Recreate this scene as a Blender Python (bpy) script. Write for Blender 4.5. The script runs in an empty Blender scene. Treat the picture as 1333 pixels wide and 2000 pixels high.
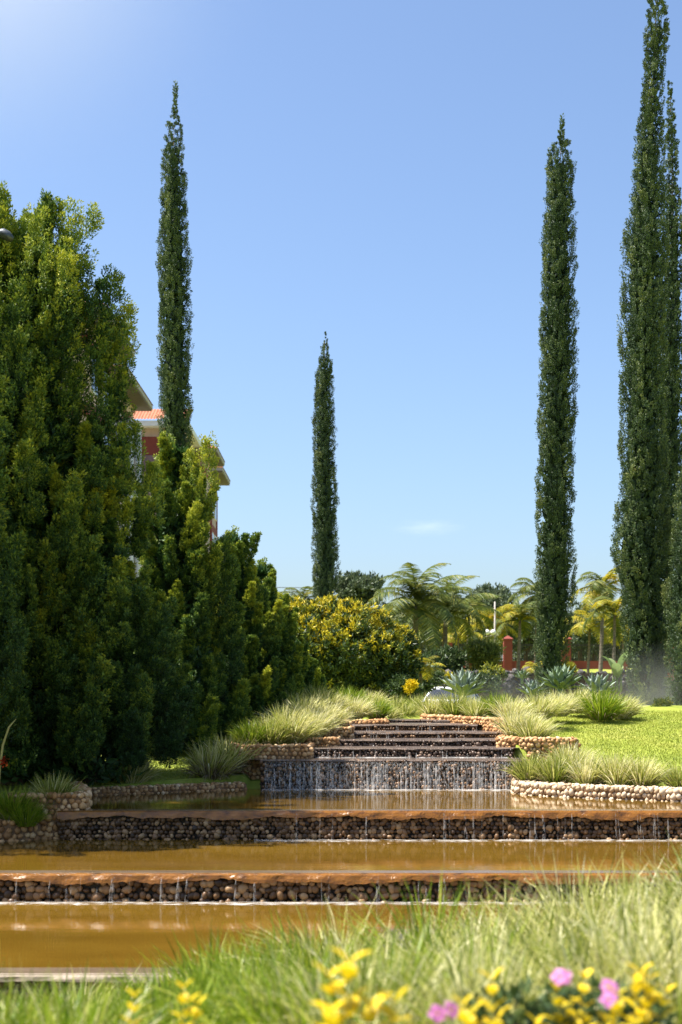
import bpy, bmesh, math, numpy as np
from mathutils import Vector, Matrix, noise as mnoise
R = math.radians
C = bpy.context.scene.collection
scene = bpy.context.scene
rng = np.random.default_rng(7)

# ------------------------------------------------------------------ camera, sky, sun
H, F, HY = 2.6, 2700.0, 1350.0          # eye height, focal length in photo pixels, horizon row
cam_d = bpy.data.cameras.new("camera")
cam_d.sensor_fit = 'VERTICAL'; cam_d.sensor_height = 36.0; cam_d.sensor_width = 24.0
cam_d.lens = F / 2000 * 36.0
cam_d.shift_y = (HY - 1000) / 2000
cam_d.clip_start = 0.1; cam_d.clip_end = 6000
cam_d.dof.use_dof = True; cam_d.dof.focus_distance = 27.0; cam_d.dof.aperture_fstop = 1.7
cam = bpy.data.objects.new("camera", cam_d); C.objects.link(cam)
cam.location = (0, 0, H); cam.rotation_euler = (R(90), 0, 0)
scene.camera = cam

SUN_EL, SUN_AZ = R(63), R(-91)         # azimuth measured from +Y towards +X
sdir = Vector((math.sin(SUN_AZ) * math.cos(SUN_EL), math.cos(SUN_AZ) * math.cos(SUN_EL), math.sin(SUN_EL)))
world = bpy.data.worlds.new("World"); scene.world = world; world.use_nodes = True
wn = world.node_tree.nodes; wl = world.node_tree.links; wn.clear()
sky = wn.new("ShaderNodeTexSky"); sky.sky_type = 'NISHITA'; sky.sun_disc = False
sky.sun_elevation = SUN_EL; sky.sun_rotation = SUN_AZ
sky.air_density = 1.0; sky.dust_density = 2.0; sky.ozone_density = 5.0
bg = wn.new("ShaderNodeBackground"); bg.inputs[1].default_value = 0.095
wo = wn.new("ShaderNodeOutputWorld")
wl.new(sky.outputs[0], bg.inputs[0]); wl.new(bg.outputs[0], wo.inputs[0])
sun_d = bpy.data.lights.new("sun", 'SUN'); sun_d.energy = 5.0; sun_d.angle = R(0.53); sun_d.color = (1.0, 0.95, 0.87)
sun = bpy.data.objects.new("sun", sun_d); C.objects.link(sun)
sun.rotation_euler = (-sdir).to_track_quat('-Z', 'Y').to_euler()
scene.view_settings.view_transform = 'Standard'; scene.view_settings.look = 'None'
scene.view_settings.exposure = 1.25; scene.view_settings.gamma = 1.0
scene.cycles.use_denoising = True
scene.cycles.max_bounces = 8; scene.cycles.diffuse_bounces = 3; scene.cycles.glossy_bounces = 4
scene.cycles.transparent_max_bounces = 12; scene.cycles.transmission_bounces = 4
scene.cycles.volume_bounces = 1; scene.cycles.volume_step_rate = 2.0

def W(px, py, Y):                        # a point of the place from where it shows in the photo and its distance
    return np.array([(px - 666.5) / F * Y, Y, H + (HY - py) / F * Y])

# ------------------------------------------------------------------ materials
def new_mat(name):
    m = bpy.data.materials.new(name); m.use_nodes = True
    nt = m.node_tree; nt.nodes.clear()
    out = nt.nodes.new("ShaderNodeOutputMaterial")
    return m, nt, out

def ramp(nt, stops, fac):
    r = nt.nodes.new("ShaderNodeValToRGB")
    el = r.color_ramp.elements
    while len(el) < len(stops): el.new(0.5)
    for e, (p, c) in zip(el, stops):
        e.position = p; e.color = (*c, 1)
    nt.links.new(fac, r.inputs[0])
    return r.outputs[0]

def tint_out(nt):
    a = nt.nodes.new("ShaderNodeAttribute"); a.attribute_type = 'GEOMETRY'; a.attribute_name = 'tint'
    return a.outputs['Fac']

def leaf_mat(name, stops, trans=0.35, rough=0.5, spec=0.3):
    m, nt, out = new_mat(name)
    col = ramp(nt, stops, tint_out(nt))
    p = nt.nodes.new("ShaderNodeBsdfPrincipled"); p.inputs['Roughness'].default_value = rough
    p.inputs['Specular IOR Level'].default_value = spec
    t = nt.nodes.new("ShaderNodeBsdfTranslucent"); mx = nt.nodes.new("ShaderNodeMixShader")
    mx.inputs[0].default_value = trans
    nt.links.new(col, p.inputs['Base Color']); nt.links.new(col, t.inputs[0])
    nt.links.new(p.outputs[0], mx.inputs[1]); nt.links.new(t.outputs[0], mx.inputs[2])
    nt.links.new(mx.outputs[0], out.inputs[0])
    return m

def noise_node(nt, scale, detail=4, mapscale=None, rough=0.6):
    tc = nt.nodes.new("ShaderNodeTexCoord"); n = nt.nodes.new("ShaderNodeTexNoise")
    n.inputs['Scale'].default_value = scale; n.inputs['Detail'].default_value = detail
    n.inputs['Roughness'].default_value = rough
    src = tc.outputs['Object']
    if mapscale:
        mp = nt.nodes.new("ShaderNodeMapping"); mp.inputs['Scale'].default_value = mapscale
        nt.links.new(src, mp.inputs[0]); src = mp.outputs[0]
    nt.links.new(src, n.inputs['Vector'])
    return n.outputs['Fac']

def surf_mat(name, stops, scale=4, rough=0.8, bump=0.3, bscale=None, spec=0.4, mapscale=None, use_tint=False, metal=0.0, bdist=0.02):
    m, nt, out = new_mat(name)
    f = noise_node(nt, scale, 6, mapscale)
    if use_tint:
        mx = nt.nodes.new("ShaderNodeMath"); mx.operation = 'MULTIPLY_ADD'
        mx.inputs[1].default_value = 0.35
        nt.links.new(f, mx.inputs[0]); 
        sb = nt.nodes.new("ShaderNodeMath"); sb.operation = 'SUBTRACT'; sb.inputs[1].default_value = 0.175
        nt.links.new(tint_out(nt), sb.inputs[0]); nt.links.new(sb.outputs[0], mx.inputs[2])
        f = mx.outputs[0]
    col = ramp(nt, stops, f)
    p = nt.nodes.new("ShaderNodeBsdfPrincipled"); p.inputs['Roughness'].default_value = rough
    p.inputs['Specular IOR Level'].default_value = spec; p.inputs['Metallic'].default_value = metal
    nt.links.new(col, p.inputs['Base Color'])
    if bump:
        b = nt.nodes.new("ShaderNodeBump"); b.inputs['Strength'].default_value = bump; b.inputs['Distance'].default_value = bdist
        nt.links.new(noise_node(nt, bscale or scale * 6, 5), b.inputs['Height']); nt.links.new(b.outputs[0], p.inputs['Normal'])
    nt.links.new(p.outputs[0], out.inputs[0])
    return m

def water_mat(name, c1, c2, strength=0.06, rough=0.08, ms=(0.5, 5.0, 1.0)):
    m, nt, out = new_mat(name)
    col = ramp(nt, [(0.3, c1), (0.7, c2)], noise_node(nt, 0.5, 3, (0.5, 1.6, 1)))
    p = nt.nodes.new("ShaderNodeBsdfPrincipled"); p.inputs['Roughness'].default_value = rough
    p.inputs['IOR'].default_value = 1.45
    nt.links.new(col, p.inputs['Base Color'])
    b = nt.nodes.new("ShaderNodeBump"); b.inputs['Strength'].default_value = strength; b.inputs['Distance'].default_value = 0.05
    nt.links.new(noise_node(nt, 2.2, 3, ms), b.inputs['Height']); nt.links.new(b.outputs[0], p.inputs['Normal'])
    nt.links.new(p.outputs[0], out.inputs[0])
    return m

M = {}
M['juniper'] = leaf_mat('juniper_leaf', [(0, (.016, .042, .012)), (.34, (.048, .108, .026)), (.58, (.17, .25, .032)), (.95, (.50, .50, .045))], .2)  # old leaves darkened, tips brightened: shadow contrast put into the growth colours
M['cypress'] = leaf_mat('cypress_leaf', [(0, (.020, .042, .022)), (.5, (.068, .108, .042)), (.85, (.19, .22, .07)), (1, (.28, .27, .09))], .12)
M['bark'] = surf_mat('bark', [(.3, (.06, .04, .028)), (.7, (.16, .11, .075))], 6, .9, .6, mapscale=(1, 1, .2))
M['palm_bark'] = surf_mat('palm_bark', [(.35, (.10, .08, .065)), (.65, (.22, .18, .14))], 5, .9, .4, mapscale=(.4, .4, 3))
M['palm_green'] = leaf_mat('palm_frond_green', [(0, (.045, .08, .02)), (.6, (.12, .155, .03)), (1, (.32, .28, .05))], .35)
M['palm_yellow'] = leaf_mat('palm_frond_yellow', [(0, (.14, .17, .02)), (.5, (.30, .30, .025)), (1, (.62, .42, .03))], .4)
M['shrub'] = leaf_mat('shrub_leaf', [(0, (.02, .04, .014)), (.5, (.05, .085, .022)), (1, (.12, .16, .04))], .25)
M['goldbush'] = leaf_mat('yellow_tipped_leaf', [(0, (.02, .042, .012)), (.45, (.06, .10, .018)), (.6, (.24, .26, .02)), (.8, (.52, .43, .02)), (1, (.68, .54, .025))], .25, spec=.4)
M['fartree'] = leaf_mat('far_tree_leaf', [(0, (.05, .075, .04)), (.6, (.10, .135, .065)), (1, (.19, .22, .11))], .25)  # leaf greens lightened in place of distance haze
M['redleaf'] = leaf_mat('red_leaf', [(0, (.16, .015, .01)), (.6, (.5, .06, .015)), (1, (.7, .16, .02))], .3)
M['variegated'] = leaf_mat('variegated_grass', [(0, (.06, .095, .010)), (.35, (.21, .26, .03)), (.6, (.47, .46, .11)), (.85, (.70, .65, .30)), (1, (.80, .75, .45))], .4, rough=.4)
M['greengrass'] = leaf_mat('green_grass', [(0, (.06, .12, .008)), (.5, (.20, .29, .015)), (1, (.42, .44, .05))], .4, rough=.4)
M['drygrass'] = leaf_mat('dry_grass', [(0, (.13, .09, .05)), (.6, (.26, .20, .12)), (1, (.42, .36, .22))], .3)
M['lawn'] = leaf_mat('lawn_blade', [(0, (.13, .18, .012)), (.6, (.30, .34, .04)), (1, (.46, .44, .09))], .3)
M['agave'] = leaf_mat('agave_leaf', [(0, (.09, .15, .08)), (.6, (.18, .25, .15)), (1, (.31, .38, .28))], .08, rough=.45)
M['agave_pale'] = leaf_mat('agave_leaf_pale', [(0, (.15, .20, .15)), (.6, (.26, .32, .25)), (1, (.38, .43, .36))], .08, rough=.45)
M['goldleaf'] = leaf_mat('golden_leaf', [(0, (.30, .27, .01)), (.4, (.66, .48, .01)), (1, (.80, .60, .02))], .3)
M['pink'] = leaf_mat('pink_petal', [(0, (.50, .13, .40)), (1, (.72, .30, .58))], .3)
M['stem'] = surf_mat('green_stem', [(.3, (.07, .11, .02)), (.7, (.13, .17, .04))], 8, .6, 0)
M['stalk'] = surf_mat('flower_stalk', [(.3, (.30, .30, .06)), (.7, (.42, .38, .16))], 3, .6, 0)
M['wetpebble'] = surf_mat('wet_pebble', [(0, (.032, .017, .008)), (.4, (.11, .056, .023)), (.75, (.235, .128, .057)), (1, (.38, .24, .12))], 9, .42, .3, 30, .35, use_tint=True, bdist=.01)
M['greypebble'] = surf_mat('wet_grey_pebble', [(0, (.032, .02, .014)), (.4, (.10, .063, .043)), (.75, (.20, .13, .088)), (1, (.36, .26, .18))], 9, .36, .3, 30, .4, use_tint=True, bdist=.01)
M['drypebble'] = surf_mat('dry_pebble', [(0, (.17, .075, .025)), (.45, (.43, .225, .09)), (.8, (.62, .385, .185)), (1, (.74, .53, .32))], 9, .75, .3, 30, .3, use_tint=True, bdist=.01)
M['paletop'] = surf_mat('pale_pebble', [(0, (.30, .19, .10)), (.45, (.52, .38, .24)), (.8, (.66, .52, .36)), (1, (.76, .64, .48))], 9, .75, .3, 30, .3, use_tint=True, bdist=.01)
M['wetmortar'] = surf_mat('wet_mortar', [(.3, (.022, .014, .009)), (.7, (.06, .038, .022))], 7, .6, .5)
M['drymortar'] = surf_mat('dry_mortar', [(.3, (.12, .065, .03)), (.7, (.26, .15, .075))], 7, .9, .5)
M['lip'] = surf_mat('stained_concrete', [(.28, (.06, .026, .006)), (.42, (.17, .064, .008)), (.6, (.27, .105, .010)), (.72, (.16, .07, .012)), (.85, (.30, .17, .05))], 6.5, .26, .7, 26, .5, mapscale=(1, 1, 2.5), bdist=.015)
M['steplip'] = surf_mat('wet_step_edge', [(.3, (.05, .032, .02)), (.7, (.16, .11, .075))], 9, .35, .6)
M['concrete'] = surf_mat('weathered_concrete', [(.3, (.20, .15, .10)), (.7, (.42, .34, .26))], 4, .7, .5, mapscale=(.4, 3, 3))
M['crest'] = surf_mat('wet_crest', [(.3, (.10, .068, .04)), (.7, (.20, .145, .10))], 3, .16, .2, 20, .6, mapscale=(.5, 4, 4))
M['water'] = water_mat('ochre_water', (.10, .053, .006), (.16, .090, .011), .024, .02)
M['stepwater'] = water_mat('step_water', (.10, .075, .06), (.17, .13, .11), .15, .2, (1, 2, 1))
M['soil'] = surf_mat('soil', [(.3, (.07, .045, .025)), (.7, (.18, .12, .07))], 3, .95, .6)

def ground_mat():
    m, nt, out = new_mat('ground_turf')
    c = ramp(nt, [(.25, (.11, .15, .025)), (.5, (.24, .28, .04)), (.75, (.34, .33, .08))], noise_node(nt, .9, 8))
    p = nt.nodes.new("ShaderNodeBsdfPrincipled"); p.inputs['Roughness'].default_value = .95; p.inputs['Specular IOR Level'].default_value = .15
    b = nt.nodes.new("ShaderNodeBump"); b.inputs['Strength'].default_value = .6; b.inputs['Distance'].default_value = .03
    nt.links.new(noise_node(nt, 25, 5), b.inputs['Height']); nt.links.new(b.outputs[0], p.inputs['Normal'])
    nt.links.new(c, p.inputs['Base Color']); nt.links.new(p.outputs[0], out.inputs[0])
    return m
M['ground'] = ground_mat()

def fall_mat(name, lo, hi):
    m, nt, out = new_mat(name)
    p = nt.nodes.new("ShaderNodeBsdfPrincipled"); p.inputs['Base Color'].default_value = (.80, .78, .74, 1)
    p.inputs['Roughness'].default_value = .35
    r = nt.nodes.new("ShaderNodeMapRange"); r.inputs['From Min'].default_value = .35; r.inputs['From Max'].default_value = .7
    r.inputs['To Min'].default_value = lo; r.inputs['To Max'].default_value = hi
    nt.links.new(noise_node(nt, 3, 3, (14, 14, .8)), r.inputs['Value'])
    nt.links.new(r.outputs[0], p.inputs['Alpha']); nt.links.new(p.outputs[0], out.inputs[0])
    return m
M['fall'] = fall_mat('falling_water', .0, .32); M['thinfall'] = fall_mat('thin_falling_water', -.08, .24); M['veil'] = fall_mat('water_veil', -.10, .26)
def foam_mat():
    m, nt, out = new_mat('foam')
    p = nt.nodes.new("ShaderNodeBsdfPrincipled"); p.inputs['Base Color'].default_value = (.82, .80, .76, 1)
    p.inputs['Roughness'].default_value = .5
    r = nt.nodes.new("ShaderNodeMapRange"); r.inputs['From Min'].default_value = .4; r.inputs['From Max'].default_value = .65
    r.inputs['To Min'].default_value = .0; r.inputs['To Max'].default_value = .5
    nt.links.new(noise_node(nt, 3, 5, (1.5, 6, 1)), r.inputs['Value'])
    nt.links.new(r.outputs[0], p.inputs['Alpha']); nt.links.new(p.outputs[0], out.inputs[0])
    return m
M['foam'] = foam_mat()

def flat_mat(name, col, rough=.6, metal=0, var=.12, scale=3, bump=.15):
    a = tuple(c * (1 - var) for c in col); b = tuple(min(1, c * (1 + var)) for c in col)
    return surf_mat(name, [(.3, a), (.7, b)], scale, rough, bump, metal=metal)
M['red'] = flat_mat('red_render', (.22, .046, .032), .8)
M['cream'] = flat_mat('pink_cream_render', (.56, .40, .33), .85)
M['white'] = flat_mat('white_paint', (.78, .75, .70), .7, var=.05)
M['beige'] = flat_mat('beige_fascia', (.40, .36, .32), .7)
M['soffit'] = flat_mat('brown_soffit', (.15, .12, .10), .8)
M['tile'] = surf_mat('clay_tile', [(.3, (.26, .085, .04)), (.7, (.44, .17, .085))], 2.5, .8, .3)
M['blind'] = flat_mat('mauve_blind', (.20, .13, .14), .8)
M['glass'] = flat_mat('dark_glass', (.03, .035, .045), .08, var=.05, bump=0)
M['iron'] = flat_mat('dark_iron', (.05, .045, .04), .5, .6)
M['carpaint'] = flat_mat('white_car_paint', (.75, .75, .76), .25, var=.01, bump=0)
M['rubber'] = flat_mat('black_rubber', (.02, .02, .02), .8)
M['lampgrey'] = flat_mat('grey_lamp_metal', (.10, .11, .12), .4, .5)
M['globe'] = flat_mat('milky_globe', (.85, .84, .80), .25, var=.02, bump=0)
M['pave'] = flat_mat('grey_paving', (.30, .29, .28), .9)
M['asphalt'] = surf_mat('asphalt', [(.3, (.04, .04, .04)), (.7, (.065, .063, .06))], 8, .9, .4)
M['rock'] = surf_mat('dark_rock', [(.3, (.05, .045, .045)), (.7, (.16, .14, .13))], 5, .9, .5, use_tint=True)

# ------------------------------------------------------------------ mesh helpers
class Buf:
    def __init__(s): s.V, s.Fs, s.T, s.MI, s.n = [], [], [], [], 0
    def add(s, V, Fc, tint=0.0, mi=0):
        V = np.asarray(V, float).reshape(-1, 3); Fc = np.asarray(Fc, int)
        if Fc.ndim == 1: Fc = Fc[None]
        s.V.append(V); s.Fs.append(Fc + s.n); s.n += len(V)
        s.T.append(np.broadcast_to(np.asarray(tint, float), (len(Fc),)).copy()); s.MI.append(np.full(len(Fc), mi))
        return s
    def box(s, lo, hi, tint=.5, mi=0):
        x0, y0, z0 = lo; x1, y1, z1 = hi
        V = [(x0,y0,z0),(x1,y0,z0),(x1,y1,z0),(x0,y1,z0),(x0,y0,z1),(x1,y0,z1),(x1,y1,z1),(x0,y1,z1)]
        return s.add(V, [(0,3,2,1),(4,5,6,7),(0,1,5,4),(1,2,6,5),(2,3,7,6),(3,0,4,7)], tint, mi)
    def tube(s, pts, rad, n=8, tint=.5, mi=0):
        pts = np.asarray(pts, float); rad = np.broadcast_to(np.asarray(rad, float), (len(pts),))
        tg = np.gradient(pts, axis=0); tg /= np.linalg.norm(tg, axis=1)[:, None] + 1e-9
        ref = np.array([1., 0, 0]) if abs(tg[0, 0]) < .8 else np.array([0, 1., 0])
        u = np.cross(tg, ref); u /= np.linalg.norm(u, axis=1)[:, None]; v = np.cross(tg, u)
        a = np.linspace(0, 2*np.pi, n, endpoint=False)
        V = pts[:, None] + rad[:, None, None]*(np.cos(a)[None, :, None]*u[:, None] + np.sin(a)[None, :, None]*v[:, None])
        k = len(pts); V = V.reshape(-1, 3)
        i = np.arange(k-1)[:, None]*n; j = np.arange(n)[None]; j2 = (j+1) % n
        Fq = np.stack([i+j, i+j2, i+n+j2, i+n+j], -1).reshape(-1, 4)
        b0 = s.n; s.add(V, Fq, tint, mi)
        for cap in (np.arange(n)[::-1], np.arange(n) + (k-1)*n):
            s.Fs.append(cap[None] + b0); s.T.append(np.array([float(tint)])); s.MI.append(np.array([mi]))
        return s
    def build(s, name, mats, parent=None, smooth=False):
        me = bpy.data.meshes.new(name)
        V = np.concatenate(s.V); me.vertices.add(len(V)); me.vertices.foreach_set('co', V.astype(np.float32).ravel())
        loops = np.concatenate([f.ravel() for f in s.Fs]); sizes = np.concatenate([np.full(len(f), f.shape[1]) for f in s.Fs])
        me.loops.add(len(loops)); me.loops.foreach_set('vertex_index', loops.astype(np.int32))
        starts = np.concatenate([[0], np.cumsum(sizes)[:-1]])
        me.polygons.add(len(sizes)); me.polygons.foreach_set('loop_start', starts.astype(np.int32))
        me.polygons.foreach_set('material_index', np.concatenate(s.MI).astype(np.int32))
        me.polygons.foreach_set('use_smooth', np.full(len(sizes), smooth))
        at = me.attributes.new('tint', 'FLOAT', 'FACE'); at.data.foreach_set('value', np.concatenate(s.T).astype(np.float32))
        me.update(calc_edges=True)
        for m in (mats if isinstance(mats, (list, tuple)) else [mats]): me.materials.append(m)
        o = bpy.data.objects.new(name, me); C.objects.link(o)
        if parent: o.parent = parent
        return o

def tag(o, label, cat, group=None):
    o['label'] = label; o['category'] = cat
    if group: o['group'] = group
    return o
def thing(name, label, cat, loc=(0, 0, 0), rz=0, group=None):
    o = bpy.data.objects.new(name, None); C.objects.link(o); o.empty_display_size = .2
    o.location = loc; o.rotation_euler = (0, 0, rz)
    return tag(o, label, cat, group)
def kind(o, k): o['kind'] = k; return o

def unit(v): return v / (np.linalg.norm(v, axis=-1, keepdims=True) + 1e-9)
def leaves(buf, P, D, L, Wd, tint, mi=0, fold=.0, r=rng, nrm=None, loose=.55):
    """diamond shaped leaves: base P, direction D"""
    n = len(P); L = np.broadcast_to(L, (n,))[:, None]; Wd = np.broadcast_to(Wd, (n,))[:, None]
    S = unit(np.cross(D, r.normal(size=(n, 3)) if nrm is None else nrm + r.normal(size=(n, 3))*loose)); N = np.cross(D, S)
    mid = P + D*L*.45 + N*L*fold
    V = np.stack([P, mid + S*Wd*.5, P + D*L, mid - S*Wd*.5], 1).reshape(-1, 3)
    i = np.arange(n)[:, None]*4
    buf.add(V, i + np.array([[0, 1, 2, 3]]), tint, mi)

def blades(buf, P, D0, L, Wd, droop, tint, seg=4, mi=0, r=rng):
    """arching grass blades"""
    n = len(P); L = np.broadcast_to(L, (n,)); Wd = np.broadcast_to(Wd, (n,)); droop = np.broadcast_to(droop, (n,))
    pts = [P]; d = D0.copy(); p = P
    for k in range(seg):
        p = p + d*(L/seg)[:, None]; pts.append(p)
        d = d.copy(); d[:, 2] -= droop*(.25 + .75*(k+1)/seg); d = unit(d)
    S = unit(np.cross(D0, np.array([0, 0, 1.]) + r.normal(size=(n, 3))*.35))
    wprof = np.array([.7, 1., .9, .6, 0.02]) if seg == 4 else np.linspace(1, .03, seg+1)
    rows = []
    for k in range(seg+1):
        w = (Wd*wprof[k]*.5)[:, None]
        rows += [pts[k] - S*w, pts[k] + S*w]
    V = np.stack(rows, 1); m = 2*(seg+1); V = V.reshape(-1, 3)
    i = np.arange(n)[:, None]*m
    t = np.broadcast_to(tint, (n,))
    for k in range(seg):
        buf_faces = i + np.array([[2*k, 2*k+1, 2*k+3, 2*k+2]])
        if k == 0: Fs, Ts = [buf_faces], [t]
        else: Fs.append(buf_faces); Ts.append(t)
    buf.add(V, np.concatenate(Fs), np.concatenate(Ts), mi)

def ico(sub):
    bm = bmesh.new(); bmesh.ops.create_icosphere(bm, subdivisions=sub, radius=1)
    V = np.array([v.co[:] for v in bm.verts]); Fq = np.array([[v.index for v in f.verts] for f in bm.faces]); bm.free()
    return V, Fq
ICO = {1: ico(1), 2: ico(2)}
def rand_rot(n, r):
    q = unit(r.normal(size=(n, 4))); w, x, y, z = q.T
    return np.stack([np.stack([1-2*(y*y+z*z), 2*(x*y-z*w), 2*(x*z+y*w)], -1), np.stack([2*(x*y+z*w), 1-2*(x*x+z*z), 2*(y*z-x*w)], -1),
                     np.stack([2*(x*z-y*w), 2*(y*z+x*w), 1-2*(x*x+y*y)], -1)], 1)
def pebbles(buf, Cn, rad, sub, tint, r, flat=(1.0, .72, .9), mi=0):
    V, Fq = ICO[sub]; n = len(Cn)
    sc = np.array(flat)*r.uniform(.75, 1.25, (n, 3))*np.broadcast_to(rad, (n,))[:, None]
    a = r.uniform(-.6, .6, n); ca, sa = np.cos(a), np.sin(a)
    lump = 1 + .10*np.sin(V @ r.normal(size=(3, n))*2.2 + r.uniform(0, 6, n)[None]).T       # n, nv
    X = V[None]*sc[:, None]*lump[..., None]
    Y = np.stack([X[..., 0]*ca[:, None] - X[..., 2]*sa[:, None], X[..., 1], X[..., 0]*sa[:, None] + X[..., 2]*ca[:, None]], -1)
    Y = Y + Cn[:, None]
    Fa = (Fq[None] + (np.arange(n)*len(V))[:, None, None]).reshape(-1, 3)
    buf.add(Y.reshape(-1, 3), Fa, np.repeat(tint, len(Fq)), mi)

def smooth(a, b, x): t = np.clip((x-a)/(b-a), 0, 1); return t*t*(3-2*t)

# ------------------------------------------------------------------ levels of the cascade
Z = [0.0, .341, .769, 1.313, 1.50, 1.62, 1.73, 1.86, 1.92]     # crest heights
YC = [12.65, 17.04, 21.0, 25.7, 26.5, 27.5, 28.7, 30.2, 32.1]  # crest distances
XL = [-9, -9, -4.3, -1.50, -.60, -.05, .22, .24, 1.12]
XR = [9, 9, 9, 3.35, 3.30, 3.12, 3.24, 2.98, 2.55]
RW = np.array([(8.2, 22.1), (6.6, 22.45), (5.6, 22.75), (4.6, 23.2), (3.8, 23.7), (3.3, 24.15), (3.08, 24.6), (3.12, 25.1), (3.4, 25.7)])

def xl(y):
    return np.interp(y, [20.7, 20.72, 21.08, 21.1, 24, 25.7, 25.75, 26.3, 26.35, 27.4, 27.45, 28.6, 28.65, 30.7, 30.75, 34],
                     [-9.2, -4.95, -4.85, -4.15, -4.65, -1.95, -1.75, -1.75, -.85, -.85, -.35, -.35, 0.0, 0.0, .85, 1.2])
def xr(y):
    return np.interp(y, [21.9, 22.1, 22.45, 22.75, 23.2, 23.7, 24.15, 24.6, 25.6, 26.6, 29, 34],
                     [9.2, 8.3, 6.7, 5.75, 4.75, 3.95, 3.45, 3.25, 3.5, 3.3, 3.45, 2.1])
def ground_z(x, y):
    x = np.asarray(x, float); y = np.asarray(y, float)
    near = np.interp(x, [-4, -1.5, 0, 3], [.8, .9, 1.0, 1.05])
    zb = np.interp(x, [-6, -2.2, -1.2, -.2, .8, 2.2, 5], [-.15, .08, .30, .50, .68, .90, 1.05])
    s = smooth(5.5, 8.6, y); front = near*(1-s) + zb*s
    s2 = smooth(9.6, 11.8, y); front = front*(1-s2) - .7*s2
    floor = np.where(y < 17.3, -.7, np.where(y < 21.3, -.3, np.where(y < 25.8, .15, np.interp(y, [25.8, 30, 34], [.9, 1.4, 1.95]))))
    far = np.interp(y, [34, 37, 42, 49, 59, 66, 74, 85, 120, 300, 3000], [2.0, 2.2, 2.0, 1.19, 1.19, 2.6, 3.4, 3.9, 5.0, 6.0, 8.0])
    zl0 = np.interp(y, [12, 20.65, 21.0, 21.2, 24, 26.4, 30, 34], [.5, .56, .6, .95, .9, 1.08, 1.6, 2.0])
    st = np.interp(y, [26.2, 26.3, 27.5, 27.6, 28.6, 28.8, 31, 31.1, 34], [1.0, 1.5, 1.5, 1.6, 1.62, 1.78, 1.8, 1.9, 2.0])
    zl = np.where(x > -2.0, np.maximum(zl0, st), zl0 + (np.maximum(zl0, st)-zl0)*smooth(-3.0, -2.0, x)*(y > 26.4))
    zr0 = np.interp(y, [12, 20, 22, 24.5, 26, 28, 31, 34], [.8, .85, .9, .95, 1.12, 1.42, 1.75, 2.0])
    zr = zr0 + np.where((x < 4.6) & (y > 26.7), np.interp(y, [26.7, 27, 31, 34], [.3, .32, .2, .0])*smooth(4.6, 3.8, x), 0)
    bank = np.where(x < .5*(xl(y)+xr(y)), zl, zr)
    mid = np.where((x > xl(y)) & (x < xr(y)), floor, bank)
    z = np.where(y < 12, front, np.where(y < 34, mid, far))
    return z

def build_ground():
    xs = np.unique(np.concatenate([np.linspace(-2500, -60, 12), np.linspace(-60, -9.5, 25), np.arange(-9.4, 9.4, .1), np.linspace(9.5, 60, 25), np.linspace(60, 2500, 12)]))
    ys = np.unique(np.concatenate([np.linspace(-300, 0, 8), np.linspace(0, 11.9, 60), np.arange(12, 35, .1), np.linspace(35, 90, 60), np.linspace(90, 3000, 20)]))
    X, Y = np.meshgrid(xs, ys); Zg = ground_z(X, Y)
    Zg = Zg + np.where((Y > 35), .08*np.sin(X*.7+Y*.3)*np.sin(Y*.5), 0)
    V = np.stack([X, Y, Zg], -1).reshape(-1, 3); nx, ny = len(xs), len(ys)
    i = np.arange(ny-1)[:, None]*nx + np.arange(nx-1)[None]
    Fq = np.stack([i, i+1, i+nx+1, i+nx], -1).reshape(-1, 4)
    kind(Buf().add(V, Fq, .5).build('ground', M['ground'], smooth=True), 'structure')
build_ground()

# ------------------------------------------------------------------ water
def sheet(name, x0, x1, y0, y1, z, mat, poly=None):
    b = Buf()
    if poly is not None:
        b.add([(p[0], p[1], z) for p in poly], [list(range(len(poly)))], .5)
    else:
        b.add([(x0, y0, z), (x1, y0, z), (x1, y1, z), (x0, y1, z)], [(0, 1, 2, 3)], .5)
    return kind(b.build(name, mat), 'structure')
sheet('pool_water', -9.3, 9.3, YC[0]-.02, YC[1]+.1, Z[0]+.012, M['water'])
sheet('pool_water', -9.3, 9.3, YC[1]-.02, YC[2]+.1, Z[1]+.012, M['water'])
sheet('pool_water', -5.2, 9.0, YC[2]-.02, YC[3]+.1, Z[2]+.012, M['water'])
sheet('pool_water', -9.3, 9.3, 10.2, YC[0]+.1, -.42, M['water'])
for k in range(3, 8):
    sheet('step_water', XL[k]-.25, XR[k]+.15, YC[k]-.015, YC[k+1]+.1, Z[k]+.012, M['stepwater'])
sheet('step_water', XL[8]-.1, XR[8], YC[8]-.015, 33.6, Z[8]+.012, M['stepwater'])

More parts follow.
